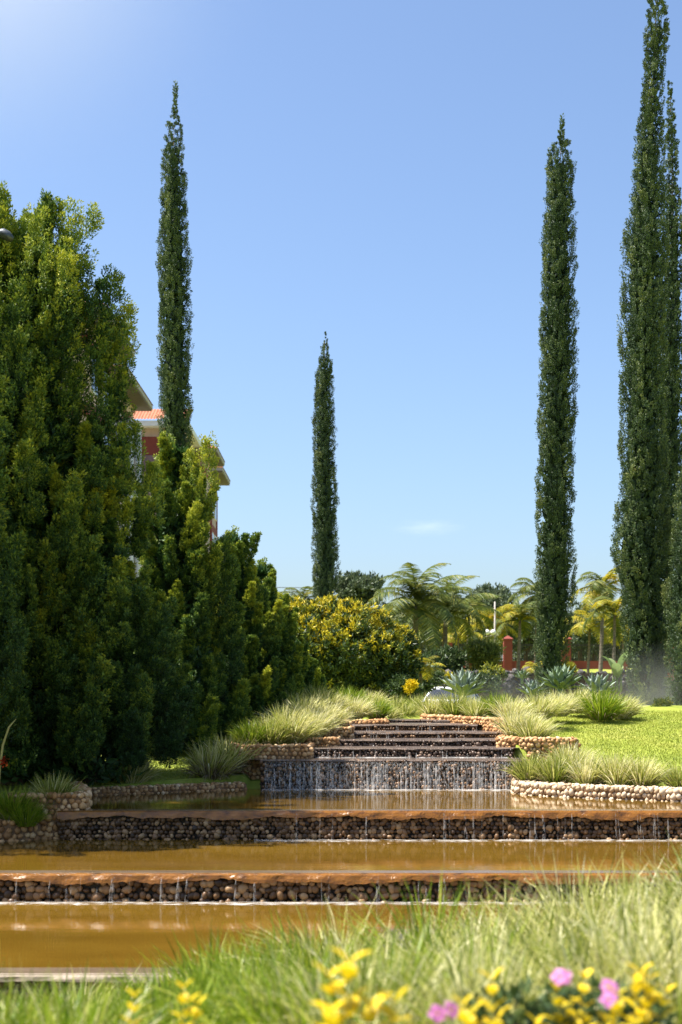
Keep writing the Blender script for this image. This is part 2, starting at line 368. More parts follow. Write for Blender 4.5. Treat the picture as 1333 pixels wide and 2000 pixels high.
# ------------------------------------------------------------------ pebble walls
def wall_path(path, step=.05):
    path = np.asarray(path, float); seg = np.linalg.norm(np.diff(path, axis=0), axis=1); s = np.concatenate([[0], np.cumsum(seg)])
    return path, s
def at_path(path, s, q):
    x = np.interp(q, s, path[:, 0]); y = np.interp(q, s, path[:, 1])
    e = .06; dx = np.interp(np.minimum(q+e, s[-1]), s, path[:, 0]) - np.interp(np.maximum(q-e, 0), s, path[:, 0])
    dy = np.interp(np.minimum(q+e, s[-1]), s, path[:, 1]) - np.interp(np.maximum(q-e, 0), s, path[:, 1])
    t = unit(np.stack([dx, dy], -1)); nrm = np.stack([t[:, 1], -t[:, 0]], -1)      # right hand side of travel = front
    return np.stack([x, y], -1), nrm
def core(buf, path, z0, z1, thick, tint=.5):
    path, s = wall_path(path); q = np.linspace(0, s[-1], max(2, int(s[-1]/.15)))
    p, n = at_path(path, s, q); b = p - n*thick
    k = len(q); z0a, z1a = np.full(k, z0), np.full(k, z1)
    V = np.concatenate([np.c_[p, z0a], np.c_[p, z1a], np.c_[b, z1a], np.c_[b, z0a]])
    i = np.arange(k-1)
    for a, c in ((0, 1), (1, 2), (2, 3)):
        buf.add(V, np.stack([a*k+i, a*k+i+1, c*k+i+1, c*k+i], -1), tint) if False else None
    Fq = np.concatenate([np.stack([a*k+i, a*k+i+1, c*k+i+1, c*k+i], -1) for a, c in ((0, 1), (1, 2), (2, 3), (3, 0))])
    buf.add(V, Fq, tint); buf.add(V, [[0, k, 2*k, 3*k], [k-1, 4*k-1, 3*k-1, 2*k-1]], tint)
def facing(buf, path, z0, z1, rad, r, sub=1, tlo=0., thi=1., top=0.0, toptint=0, gap=1.75, mitop=0, elong=1.0, batter=0.0, var=(.72, 1.22)):
    path, s = wall_path(path); z = z0 + rad*.55; row = 0; Cs, Rs = [], []
    while z < z1 + rad*.15:
        q = np.arange(rad*(.6 + .8*(row % 2)), s[-1], rad*gap) ; q = q + r.uniform(-.4, .4, len(q))*rad
        q = np.clip(q, 0, s[-1]); p, n = at_path(path, s, q)
        off = r.uniform(-.25, .3, len(q))*rad
        off = off + (z1-z)*batter
        Cs.append(np.c_[p + n*off[:, None], z + r.uniform(-.3, .3, len(q))*rad]); Rs.append(rad*r.uniform(*var, len(q)))
        z += rad*1.5*elong; row += 1
    Cn = np.concatenate(Cs); Rr = np.concatenate(Rs)
    keep = Cn[:, 2] < z1 + rad*.2
    pebbles(buf, Cn[keep], Rr[keep], sub, r.uniform(tlo, thi, keep.sum()), r, flat=(.95, .8, .95*elong))
    if top > 0:
        for d in np.arange(rad*.6, top, rad*1.6):
            q = np.arange(0, s[-1], rad*gap) + r.uniform(-.4, .4, len(np.arange(0, s[-1], rad*gap)))*rad
            q = np.clip(q, 0, s[-1]); p, n = at_path(path, s, q)
            Cn = np.c_[p - n*d, z1 + r.uniform(-.25, .15, len(q))*rad]
            pebbles(buf, Cn, rad*r.uniform(.7, 1.1, len(q)), sub, np.clip(r.uniform(tlo, thi, len(q)) + toptint, 0, 1), r, flat=(1, 1, .6), mi=mitop)

def stone_wall(label, path, z0, z1, rad=.055, thick=.35, seed=1, sub=1, top=.3, tlo=.1, thi=.9, mat='drypebble', mort='drymortar', elong=1.0, topmat='drypebble', cat='stone wall'):
    r = np.random.default_rng(seed)
    t = thing('pebble_wall', label, cat, (path[0][0], path[0][1], z0))
    b = Buf(); core(b, path, z0 - .5, z1 - rad*.3, thick); o = b.build('mortar_core', M[mort], t)
    b2 = Buf(); facing(b2, path, z0 - .03, z1, rad, r, sub, tlo, thi, top, .1, mitop=1, elong=elong)
    p = b2.build('pebble_facing', [M[mat], M[topmat]], t, True)
    for c in (o, p): c.matrix_parent_inverse = Matrix.Translation(-Vector((path[0][0], path[0][1], z0)))
    return t

def lip(buf, x0, x1, y, z1, h, depth, r, jag=.02):
    n = int((x1-x0)/.05); x = np.linspace(x0, x1, n)
    ph = r.uniform(0, 6, 6)
    bz = z1 - h + jag*(np.sin(x*2.1+ph[0]) + np.sin(x*5.3+ph[1])*.8 + np.sin(x*11+ph[2])*.5 + r.uniform(-.6, .6, n))
    yo = .012*np.sin(x*7+ph[3]) + .008*np.sin(x*19+ph[4])
    rows = [np.c_[x, np.full(n, y+depth), np.full(n, z1-.01)], np.c_[x, np.full(n, y+depth*.7), np.full(n, z1+.018)], np.c_[x, y+.03+0*x, np.full(n, z1+.018)], np.c_[x, y-.012+yo*.3, np.full(n, z1-.004)],
            np.c_[x, y-.012-(z1-bz)*.2+yo, z1*.45+bz*.55], np.c_[x, y-.012-(z1-bz)*.3+yo, bz], np.c_[x, y+.09+0*x, bz+.01]]
    V = np.concatenate(rows); i = np.arange(n-1)
    Fq = np.concatenate([np.stack([k*n+i+n, k*n+i+1+n, k*n+i+1, k*n+i], -1) for k in range(6)])
    buf.add(V, Fq[:2*(n-1)], .5, 1); buf.add(V, Fq[2*(n-1):], .5, 0)

def weir(k, label, z0, liph, rad, sub, seed, px0=None, px1=None, mat='wetpebble', tlo=0, thi=1, depth=.4, jag=None):
    r = np.random.default_rng(seed); x0, x1 = XL[k], XR[k]; y = YC[k]; z1 = Z[k]
    t = thing('cascade_weir', label, 'weir', (0, y, z0), group='weirs of the stepped cascade')
    inv = Matrix.Translation((0, -y, -z0))
    b = Buf(); b.box((x0, y+.05, z0-.5), (x1, y+.05+depth, z1-.015)); o1 = b.build('mortar_core', M['wetmortar'], t)
    b = Buf(); lip(b, x0, x1, y-.03, z1, liph, depth, r, jag if jag is not None else (.018 if liph > .06 else .006)); o2 = b.build('concrete_lip', [M['lip' if liph > .06 else 'steplip' if k else 'concrete'], M['crest']], t, False)
    b = Buf(); facing(b, [(px0 if px0 is not None else x0, y+(.03 if k < 3 else -.012)), (px1 if px1 is not None else x1, y+(.03 if k < 3 else -.012))], z0-.03, z1-liph*.8, rad, r, sub, tlo, thi, gap=1.6, batter=.2, var=(.6, 1.32))
    o3 = b.build('pebble_facing', M[mat], t, True)
    for o in (o1, o2, o3): o.matrix_parent_inverse = inv
    return t
weir(0, 'lowest weir with bare flat concrete crest, at the bottom left beyond the grass', -.45, .05, .06, 1, 20, -5, 5, 'greypebble', depth=.42, jag=.005)
weir(1, 'long weir nearest the camera with rust orange lip and pebbles, fully sunlit', Z[0], .085, .052, 2, 21, -6, 6.5)
weir(2, 'long pebble weir with orange lip, its left part in tree shade', Z[1], .09, .042, 2, 22, None, 7)
weir(3, 'tallest pebble weir with many white water streaks falling to the pool', Z[2], .018, .043, 1, 23, mat='wetpebble', thi=.8)
weir(4, 'low pebble step directly above the tall streaked weir', Z[3], .018, .036, 1, 24, mat='greypebble', thi=.8)
weir(5, 'narrow grey pebble step, second above the tall streaked weir', Z[4], .018, .036, 1, 25, mat='greypebble', thi=.8)
weir(6, 'narrow brown pebble step, third above the tall streaked weir', Z[5], .018, .034, 1, 26, thi=.8)
weir(7, 'short dark pebble step, fourth above the tall streaked weir', Z[6], .018, .034, 1, 27, thi=.7)
weir(8, 'topmost and shortest grey step at the head of the cascade', Z[7], .018, .034, 1, 28, thi=.7)

# dry stone banks
stone_wall('low pebble rim along the back left edge of the upper pool', [(-4.75, 23.85), (-3.6, 24.5), (-2.6, 25.1), (-1.75, 25.6)], Z[2], .90, .05, .3, 31, top=.25, tlo=.2)
stone_wall('shaded pebble corner pier at the left end of the long weir', [(-5.05, 20.98), (-4.6, 21.0), (-4.2, 21.06), (-3.92, 21.16), (-3.95, 21.7), (-4.3, 23.0), (-4.6, 24.0)], Z[1], 1.02, .055, .35, 32, top=.3)
stone_wall('low pebble planter wall at the left edge under the spiky plants', [(-7.5, 20.45), (-5.6, 20.6), (-4.85, 20.72), (-4.55, 20.95)], Z[1], .64, .06, .3, 33, top=.25)
stone_wall('curved pale pebble rim of the right planter, along the upper pool', RW[::-1][::1][:, :][::-1][::-1].tolist() if False else RW[::-1].tolist(), Z[2], .985, .048, .35, 34, sub=1, top=.32, mat='paletop', topmat='paletop', tlo=.2, elong=1.25)
stone_wall('tan pebble retaining wall beside the tall streaked weir, under pale grass', [(-2.12, 26.9), (-2.02, 26.25), (-1.9, 26.12), (-1.5, 26.1), (-.66, 26.12), (-.58, 26.2), (-.55, 26.7)], Z[2]+.05, 1.56, .05, .35, 35, top=.3, tlo=.15)
stone_wall('short tan pebble wall, second stair of the left bank', [(-.95, 27.3), (-.12, 27.3), (-.05, 27.4), (-.05, 28)], Z[3], 1.665, .045, .35, 36, top=.3, tlo=.1)
stone_wall('short tan pebble wall, third stair of the left bank', [(-.45, 28.45), (.16, 28.45), (.24, 28.55), (.24, 29.3)], Z[4], 1.835, .045, .35, 37, top=.3, tlo=.1)
stone_wall('rust tan pebble wall, highest stair of the left bank', [(-.3, 30.6), (.95, 30.6), (1.03, 30.7), (1.05, 32.2), (1.1, 33.6)], Z[5], 1.95, .048, .35, 38, top=.3, tlo=.0, thi=.75)
stone_wall('rounded orange pebble planter wall at right end of the narrow steps', [(3.3, 28.6), (3.12, 27.6), (3.1, 27.25), (3.25, 26.95), (3.6, 26.75), (4.1, 26.7), (4.6, 26.75)], Z[3]-.2, 1.68, .05, .35, 39, top=.3, tlo=.1)
stone_wall('long pebble wall under drooping grass along the upper right steps', [(1.95, 34.2), (2.05, 33.4), (2.5, 32.2), (3.0, 30.6), (3.3, 29.6), (3.45, 28.9)], Z[5], 2.0, .05, .35, 40, top=.3, tlo=.1)

# ------------------------------------------------------------------ falling water
def falls(k, z0, n, seed, xa, xb, wmin, wmax, bulge, mat='fall'):
    r = np.random.default_rng(seed); b = Buf(); z1 = Z[k]
    for _ in range(n):
        x = r.uniform(xa, xb); w = r.uniform(wmin, wmax); top = z1 - r.choice([.02, .04, (z1-z0)*r.uniform(.1, .5)])
        m = 6; zz = np.linspace(top, z0 + .005, m); yy = YC[k] - .06 - (.22*(Z[k]-z0) + bulge*.5)*np.linspace(0, 1, m)**.8
        a = np.linspace(0, np.pi, 5); ww = w*np.linspace(.55, 1.15, m)
        V = np.stack([x + .004*np.sin(np.arange(m)+_)[:, None] - ww[:, None]*.5*np.cos(a)[None], yy[:, None] - .012*np.sin(a)[None], np.repeat(zz[:, None], 5, 1)], -1).reshape(-1, 3)
        i = (np.arange(m-1)[:, None]*5 + np.arange(4)[None]).ravel()
        b.add(V, np.stack([i, i+1, i+6, i+5], -1), .5)
    return kind(b.build('falling_water', M[mat], smooth=True), 'stuff')
falls(3, Z[2], 85, 50, -1.3, 3.2, .010, .060, .10)
falls(2, Z[1], 34, 51, -.9, 6, .008, .05, .06, 'thinfall')
falls(1, Z[0], 30, 52, -4.5, 4.5, .008, .05, .05, 'thinfall')
falls(4, Z[3], 14, 53, -.4, 3.1, .01, .03, .04)
falls(6, Z[5], 12, 54, .4, 3.0, .01, .02, .04)
falls(7, Z[6], 12, 55, .4, 3.0, .01, .02, .04)
def veil(k, z0, seed, xa, xb):
    r = np.random.default_rng(seed); b = Buf(); n = 160; x = np.linspace(xa, xb, n); m = 8
    wob = np.convolve(r.normal(size=n+12), np.ones(13)/13, 'valid')[:n]*.05
    rows = [np.c_[x, YC[k] - .07 - (.22*(Z[k]-z0)+.04)*q**.8 + wob*q, np.full(n, Z[k]-.03 + (z0+.01-Z[k]+.03)*q)] for q in np.linspace(0, 1, m)]
    i = np.arange(n-1); b.add(np.concatenate(rows), np.concatenate([np.stack([j*n+i, j*n+i+1, (j+1)*n+i+1, (j+1)*n+i], -1) for j in range(m-1)]), .5)
    kind(b.build('falling_water', M['veil'], smooth=True), 'stuff')
veil(3, Z[2], 57, -1.42, 3.25)
def foam(y, z, xa, xb, seed, w=.12):
    r = np.random.default_rng(seed); n = int((xb-xa)/.05); x = np.linspace(xa, xb, n)
    wob = np.convolve(r.normal(size=n+8), np.ones(9)/9, 'valid')[:n]
    y0 = y - w*(.55 + .9*np.abs(wob)) ; y1 = np.full(n, y + .0); zc = z + .018
    V = np.concatenate([np.c_[x, y0, np.full(n, z+.014)], np.c_[x, (y0+y1)/2, np.full(n, zc+.012)], np.c_[x, y1, np.full(n, zc+.004)]])
    i = np.arange(n-1)
    b = Buf().add(V, np.concatenate([np.stack([k*n+i, k*n+i+1, k*n+i+1+n, k*n+i+n], -1) for k in (0, 1)]), .5)
    kind(b.build('foam', M['foam'], smooth=True), 'stuff')
foam(YC[1]-.12, Z[0], -6, 6.5, 60, .22); foam(YC[2]-.16, Z[1], -1.3, 7, 61, .2); foam(YC[3]-.2, Z[2], -1.45, 3.2, 62, .3); foam(YC[4]-.03, Z[3], -.5, 3.2, 63, .1)

# ------------------------------------------------------------------ conifers
def tufts(buf, P, D, L, rad, per, r, tint, leafL=.09, leafW=.045, mi=0, tipgain=.35, out=None):
    """pointed leaf tufts: base P, axis D, length L, radius rad; per leaves each"""
    n = len(P); N = n*per
    idx = np.repeat(np.arange(n), per); t = r.uniform(0, 1, N)**.85
    A = D[idx]; U = unit(np.cross(A, r.normal(size=(N, 3))))
    rr = np.broadcast_to(rad, (n,))[idx]*np.sqrt(np.clip((1-t)*(.35+1.6*t), 0, None))*r.uniform(.25, 1., N)**.5
    Pn = P[idx] + A*(np.broadcast_to(L, (n,))[idx]*t)[:, None] + U*rr[:, None]
    Dn = unit(A*.9 + U*.75 + r.normal(size=(N, 3))*.3)
    tt = np.clip(np.broadcast_to(tint, (n,))[idx] + tipgain*(t-.6) + r.normal(size=N)*.08, 0, 1)
    leaves(buf, Pn, Dn, leafL*r.uniform(.7, 1.3, N), leafW*r.uniform(.7, 1.3, N), tt, mi, .12, r, U*.7 + (out[idx] if out is not None else 0*U))

def juniper(label, px, Y, top_py, rad, seed, peaks, nplume, env='dome', base_px=None, lean=0.0, low=.92, hole=0):
    r = np.random.default_rng(seed); x = (px-666.5)/F*Y; zt = H + (HY-top_py)/F*Y; z0 = float(ground_z(x, Y)); hgt = zt - z0
    t = thing('juniper_tree', label, 'conifer', (x, Y, z0), group='conifers of the left bank')
    b = Buf(); ht = hgt*.86
    b.tube([(0, 0, -.2), (.04, 0, ht*.3), (-.03, .03, ht*.7), (0, 0, ht)], [.16*rad, .13*rad, .08*rad, .02], 8)
    for a in range(14):                                   # steep limbs
        th = r.uniform(0, 6.28); hz = r.uniform(.05, .6)*hgt; ro = rad*r.uniform(.5, .8); up = r.uniform(.12, .25)*hgt
        b.tube([(0, 0, hz), (math.cos(th)*ro*.5, math.sin(th)*ro*.5, hz+up*.35), (math.cos(th)*ro*.75, math.sin(th)*ro*.75, hz+up)], [.05*rad, .035*rad, .012], 5)
    b.build('trunk', M['bark'], t, True)
    def prof(h):
        if env == 'dome': return np.minimum(1, low + h*2.2)*np.clip(1-h**3., 0, 1)**.72
        return np.minimum(1, low + h*2.5)*np.clip(1-h, 0, 1)**.62
    # plumes
    g_ = (np.arange(nplume)*.7548776662 + r.uniform()) % 1; th = ((np.arange(nplume)*.5698402910 + r.uniform()) % 1)*2*np.pi + r.normal(size=nplume)*.15
    h = np.interp(g_, np.linspace(0, 1, 60), np.linspace(0, .93, 60)) if env == 'dome' else (1-np.sqrt(1-g_*.985))*1.02
    q = r.choice([.55, .72, .88, 1.0, 1.06], nplume)*r.uniform(.94, 1.06, nplume)
    pr = prof(h)*rad*q
    pb = np.c_[np.cos(th)*pr, np.sin(th)*pr, h*hgt]
    pl = np.clip(hgt*r.uniform(.12, .22, nplume), .5, 2.1)*np.clip(.55+pr/rad*.6, .5, 1.1)
    pl = np.minimum(pl, np.maximum(.25, (1-h)*hgt*1.05))
    pd = unit(np.c_[np.cos(th)*.30, np.sin(th)*.30, np.ones(nplume)] + r.normal(size=(nplume, 3))*.08)
    pw = pl*r.uniform(.15, .21, nplume)
    if peaks:
        pk = []
        for (qx, qy, ln) in peaks:
            g = W(qx, qy, Y + r.uniform(-.4, .4)) - np.array([x, Y, z0]); pk.append((g[0]-.06*ln, g[1], g[2]-ln, ln))
        pk = np.array(pk); pb = np.r_[pb, pk[:, :3]]; pl = np.r_[pl, pk[:, 3]]; pw = np.r_[pw, pk[:, 3]*.2]
        pd = np.r_[pd, unit(np.c_[np.full(len(pk), .06), np.zeros(len(pk)), np.ones(len(pk))])]; 
    n = len(pb); ptint = r.normal(.39, .13, n) + .28*(pb[:, 2]/hgt) - .06  # yellower with height: sunlit tops painted into the younger growth's tint
    K = 64
    idx = np.repeat(np.arange(n), K); s = r.uniform(0, .9, n*K); s[::K] = .86
    A = pd[idx]; U = unit(np.cross(A, r.normal(size=(n*K, 3))))
    rr = pw[idx]*1.1*np.clip(1-s, 0, 1)**.95*np.minimum(1, .6+s*2)*r.uniform(.6, 1, n*K); rr[::K] *= .1
    Pt = pb[idx] + A*(pl[idx]*s)[:, None] + U*rr[:, None]
    Dt = unit(A + U*.34 + r.normal(size=(n*K, 3))*.12)
    Lt = np.clip(pl[idx]*.15*r.uniform(.75, 1.3, n*K), .10, .24)
    buf = Buf()
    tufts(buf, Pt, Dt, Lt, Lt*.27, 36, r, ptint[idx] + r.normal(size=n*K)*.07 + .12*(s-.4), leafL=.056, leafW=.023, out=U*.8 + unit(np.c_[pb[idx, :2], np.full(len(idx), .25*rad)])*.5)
    # inner foliage: keeps the crown closed, tinted dark as painted shade between plumes
    m = int(nplume*70); hh = r.uniform(0.01, .95, m); tt = r.uniform(0, 2*np.pi, m); q = np.sqrt(r.uniform(.05, .5, m))
    pr = prof(hh)*rad*q; Pi = np.c_[np.cos(tt)*pr, np.sin(tt)*pr, hh*hgt]
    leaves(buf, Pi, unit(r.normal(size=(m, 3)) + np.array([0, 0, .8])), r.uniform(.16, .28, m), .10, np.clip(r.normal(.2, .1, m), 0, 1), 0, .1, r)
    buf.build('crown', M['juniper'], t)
    return t
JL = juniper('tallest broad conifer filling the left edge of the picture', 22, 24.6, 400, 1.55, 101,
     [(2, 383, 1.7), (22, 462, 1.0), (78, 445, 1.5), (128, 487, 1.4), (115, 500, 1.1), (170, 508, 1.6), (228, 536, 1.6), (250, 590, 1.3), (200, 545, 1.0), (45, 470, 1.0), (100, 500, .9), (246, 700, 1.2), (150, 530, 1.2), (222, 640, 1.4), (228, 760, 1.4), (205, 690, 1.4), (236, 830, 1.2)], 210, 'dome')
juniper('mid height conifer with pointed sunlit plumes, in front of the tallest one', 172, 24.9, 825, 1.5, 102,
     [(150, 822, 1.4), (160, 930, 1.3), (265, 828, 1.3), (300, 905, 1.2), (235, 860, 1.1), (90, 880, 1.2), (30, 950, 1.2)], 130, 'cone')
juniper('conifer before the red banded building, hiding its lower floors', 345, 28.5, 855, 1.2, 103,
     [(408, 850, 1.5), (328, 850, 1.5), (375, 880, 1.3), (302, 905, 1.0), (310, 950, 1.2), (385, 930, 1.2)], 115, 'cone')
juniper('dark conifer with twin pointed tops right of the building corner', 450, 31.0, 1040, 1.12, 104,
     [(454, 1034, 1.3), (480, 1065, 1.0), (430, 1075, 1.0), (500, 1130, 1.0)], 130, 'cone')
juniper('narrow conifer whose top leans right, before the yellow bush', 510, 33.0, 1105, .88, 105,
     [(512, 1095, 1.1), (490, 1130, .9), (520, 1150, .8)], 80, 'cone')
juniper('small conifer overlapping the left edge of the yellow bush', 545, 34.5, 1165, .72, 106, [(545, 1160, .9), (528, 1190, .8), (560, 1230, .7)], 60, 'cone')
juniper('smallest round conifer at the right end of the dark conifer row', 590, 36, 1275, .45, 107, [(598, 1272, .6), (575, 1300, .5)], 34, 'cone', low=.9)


def cypress(label, Y, rows, seed, dens=26, spikes=()):
    """rows: (photo row, centre column, half width)"""
    r = np.random.default_rng(seed); rows = np.array(sorted(rows), float)
    zc = H + (HY-rows[:, 0])/F*Y; xc = (rows[:, 1]-666.5)/F*Y; hw = rows[:, 2]/F*Y
    o = np.argsort(zc); zc, xc, hw = zc[o], xc[o], hw[o]
    bx = xc[0]; z0 = float(ground_z(bx, Y)); zt = zc[-1]; hgt = zt - z0
    t = thing('cypress_tree', label, 'cypress', (bx, Y, z0), group='tall columnar cypresses')
    cx = lambda z: np.interp(z + z0, zc, xc) - bx
    cr = lambda z: np.interp(z + z0, zc, hw)
    b = Buf(); zz = np.linspace(-.2, hgt*.97, 14); b.tube(np.c_[cx(zz), zz*0, zz], np.linspace(.16, .015, 14)*max(.5, hw.max()), 8); b.build('trunk', M['bark'], t, True)
    buf = Buf()
    area = 2*np.pi*np.trapz(cr(np.linspace(0, hgt, 60)), np.linspace(0, hgt, 60))
    n = int(area*dens*2.1); 
    zs = np.linspace(0, hgt, 400); wgt = cr(zs) + .05; cdf = np.cumsum(wgt)/wgt.sum()
    z = np.interp(r.uniform(0, 1, n), cdf, zs); th = r.uniform(0, 2*np.pi, n)
    ph = r.uniform(0, 6.28, 8)
    lump = (.5*np.sin(3*th + ph[0] + 1.1*np.sin(z*.5+ph[1])) + .45*np.sin(5*th + ph[2] + 1.3*np.sin(z*.8+ph[3])) + .45*np.sin(z*2.3 + 2*th + ph[4]) + .3*np.sin(z*4.1 - 3*th + ph[5]) + .5*np.abs(np.sin(4.5*th + ph[6] + .5*np.sin(z*.7))) - .25)
    rad = cr(z)*(.97 + .16*lump) - .02 + r.normal(size=n)*.02
    rad = np.maximum(rad, .015)
    P = np.c_[cx(z) + np.cos(th)*rad, np.sin(th)*rad, z - .15]
    D = unit(np.c_[np.cos(th)*.3, np.sin(th)*.3, np.ones(n)] + r.normal(size=(n, 3))*.12)
    L = r.uniform(.16, .34, n)*np.clip(cr(z)/.4, .55, 1)
    L = np.where(z > hgt*.97, L*.6, L)
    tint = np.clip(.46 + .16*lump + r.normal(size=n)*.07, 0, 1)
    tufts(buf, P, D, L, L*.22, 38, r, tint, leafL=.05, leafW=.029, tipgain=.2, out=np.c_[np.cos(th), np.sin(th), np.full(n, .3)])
    for (sx, sy, ln) in spikes:
        g = W(sx, sy, Y) - np.array([bx, Y, z0]); k = 14; tq = np.linspace(0, .9, k)
        Ps = np.c_[np.interp(tq, [0, 1], [cx(g[2]-ln)*.5+g[0]*.5, g[0]]), r.normal(size=k)*.03, g[2]-ln+ln*tq]
        tufts(buf, Ps, np.tile([0.05, 0, 1.], (k, 1)), .3, .06, 20, r, .5)
    m = int(n*3); z = np.interp(r.uniform(0, 1, m), cdf, zs); z = z[z < hgt*.93]; m = len(z); th = r.uniform(0, 6.28, m); rad = cr(z)*np.sqrt(r.uniform(0, .55, m))*.88
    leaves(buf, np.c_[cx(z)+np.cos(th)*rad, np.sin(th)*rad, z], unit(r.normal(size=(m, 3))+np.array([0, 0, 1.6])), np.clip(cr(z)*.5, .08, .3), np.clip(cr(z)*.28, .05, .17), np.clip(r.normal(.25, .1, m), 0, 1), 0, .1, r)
    buf.build('crown', M['cypress'], t)
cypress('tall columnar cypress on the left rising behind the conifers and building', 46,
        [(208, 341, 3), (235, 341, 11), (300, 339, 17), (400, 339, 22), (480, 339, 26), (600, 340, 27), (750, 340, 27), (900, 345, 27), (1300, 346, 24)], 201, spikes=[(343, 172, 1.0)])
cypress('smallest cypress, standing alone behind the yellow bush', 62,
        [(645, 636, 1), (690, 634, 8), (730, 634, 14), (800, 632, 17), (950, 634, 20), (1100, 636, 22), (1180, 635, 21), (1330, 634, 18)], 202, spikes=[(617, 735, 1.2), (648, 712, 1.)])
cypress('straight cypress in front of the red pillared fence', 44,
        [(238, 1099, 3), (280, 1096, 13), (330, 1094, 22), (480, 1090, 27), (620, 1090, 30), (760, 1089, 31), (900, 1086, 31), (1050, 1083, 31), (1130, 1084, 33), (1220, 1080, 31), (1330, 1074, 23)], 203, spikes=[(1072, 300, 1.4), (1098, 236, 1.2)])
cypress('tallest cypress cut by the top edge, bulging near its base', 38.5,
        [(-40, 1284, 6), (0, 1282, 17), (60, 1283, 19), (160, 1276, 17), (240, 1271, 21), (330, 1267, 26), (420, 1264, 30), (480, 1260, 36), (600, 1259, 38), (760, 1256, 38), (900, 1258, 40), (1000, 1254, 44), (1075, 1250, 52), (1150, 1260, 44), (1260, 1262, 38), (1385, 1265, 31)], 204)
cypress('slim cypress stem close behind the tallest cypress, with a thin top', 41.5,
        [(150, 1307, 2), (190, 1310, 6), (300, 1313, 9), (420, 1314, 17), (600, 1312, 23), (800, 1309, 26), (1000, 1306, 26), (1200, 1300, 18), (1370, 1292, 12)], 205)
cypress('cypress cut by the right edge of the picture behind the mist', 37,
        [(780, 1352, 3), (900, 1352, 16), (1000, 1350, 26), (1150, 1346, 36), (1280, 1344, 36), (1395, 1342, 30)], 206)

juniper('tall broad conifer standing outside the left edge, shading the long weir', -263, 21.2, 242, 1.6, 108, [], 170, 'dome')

# ------------------------------------------------------------------ bushes and broad trees
def cluster_crown(buf, centers, radii, nclump, per, r, leafL, leafW, tint_fn, spread=.25, flat=.85, inner=.35):
    """leaf rosettes spread over several uneven lobes"""
    centers = np.asarray(centers, float); radii = np.asarray(radii, float); w = radii**2/np.sum(radii**2)
    k = r.choice(len(centers), nclump, p=w); U = unit(r.normal(size=(nclump, 3)))
    rr = radii[k]*(1 - inner*r.uniform(0, 1, nclump)**2)*(1+.12*np.sin(U[:, 0]*7+k)*np.sin(U[:, 2]*6+k*2))
    P = centers[k] + U*rr[:, None]*np.array([1, 1, flat])
    idx = np.repeat(np.arange(nclump), per); N = len(idx)
    D = unit(U[idx]*.6 + np.array([0, 0, .45]) + r.normal(size=(N, 3))*.75)
    Pl = P[idx] + r.normal(size=(N, 3))*spread*.35
    leaves(buf, Pl, D, leafL*r.uniform(.7, 1.3, N), leafW*r.uniform(.7, 1.3, N), np.clip(tint_fn(P, U)[idx] + r.normal(size=N)*.1, 0, 1), 0, .12, r, U[idx] + np.array([0, 0, .5]), .7)
def bush(name, label, cat, px, base_py, Y, w, h, mat, seed, n=500, per=16, leafL=.12, leafW=.06, tint=None, lobes=9, group=None, trunk=True, flat=.9):
    r = np.random.default_rng(seed); x = (px-666.5)/F*Y; z0 = H + (HY-base_py)/F*Y if base_py else float(ground_z(x, Y))
    t = thing(name, label, cat, (x, Y, z0), group=group)
    cs = []; rs = []
    for i in range(lobes):
        a = r.uniform(0, 6.28); q = math.sqrt(r.uniform(0, 1)); rad = r.uniform(.22, .34)*min(w, h*1.2)
        zz = np.clip(r.uniform(.25, .8)*h, rad*.7, h-rad*.9)
        cs.append((math.cos(a)*q*(w/2-rad), math.sin(a)*q*(w/2-rad)*.8, zz)); rs.append(rad)
    buf = Buf(); cluster_crown(buf, cs, rs, n, per, r, leafL, leafW, tint or (lambda P, U: r.normal(.5, .16, len(P))), leafL*1.2, flat)
    b = Buf()
    for i in range(5):
        c = cs[i % len(cs)]; b.tube([(c[0]*.1, c[1]*.1, -.15), (c[0]*.4, c[1]*.4, c[2]*.5), c], [.06*h/3+.01, .04*h/3+.01, .015], 6)
    b.build('stem', M['bark'], t, True); buf.build('crown', mat, t)
    return t

# the big yellow tipped bush
def yellow_bush():
    r = np.random.default_rng(301); Y = 43.; x = (672-666.5)/F*Y; z0 = H + (HY-1368)/F*Y
    t = thing('yellow_bush', 'large rounded bush with yellow leaf tips, centre background behind the cascade', 'bush', (x, Y, z0))
    S = Y/F; cs, rs = [], []
    for (qx, qy, rp, dy) in [(590, 1225, 52, 0), (640, 1215, 48, .3), (690, 1222, 50, -.2), (735, 1245, 48, 0), (775, 1265, 40, .2), (565, 1250, 50, -.3), (620, 1265, 58, -.7), (680, 1270, 60, -.9), (740, 1285, 55, -.6), (785, 1300, 34, -.1), (600, 1310, 55, -.3), (670, 1325, 55, -.5), (735, 1325, 48, -.4), (780, 1335, 30, 0), (560, 1200, 30, .2), (640, 1200, 35, .8), (680, 1260, 60, 1.2), (620, 1270, 60, 1.2), (740, 1290, 55, 1.1)]:
        cs.append(((qx-672)*S, dy, (1368-qy)*S)); rs.append(rp*S)
    buf = Buf()
    def tf(P, U):
        zt = P[:, 2]; base = r.normal(.34, .14, len(P)); up = np.clip((U[:, 2]+.25), 0, 1)
        # flowering shoots stand on the upper, outer growth of the bush
        fl = (r.uniform(0, 1, len(P)) < .72*up*np.clip((zt-.9)/1.0, 0, 1))
        return np.where(fl, r.normal(.8, .13, len(P)), base)
    cluster_crown(buf, cs, rs, 4200, 20, r, .13, .06, tf, .16, .95, .3)
    b = Buf()
    for c in cs[:10]: b.tube([(c[0]*.3, c[1]*.2, -.2), (c[0]*.5, c[1]*.5, c[2]*.5), c], [.07, .05, .02], 6)
    b.build('stem', M['bark'], t, True); buf.build('crown', M['goldbush'], t)
yellow_bush()

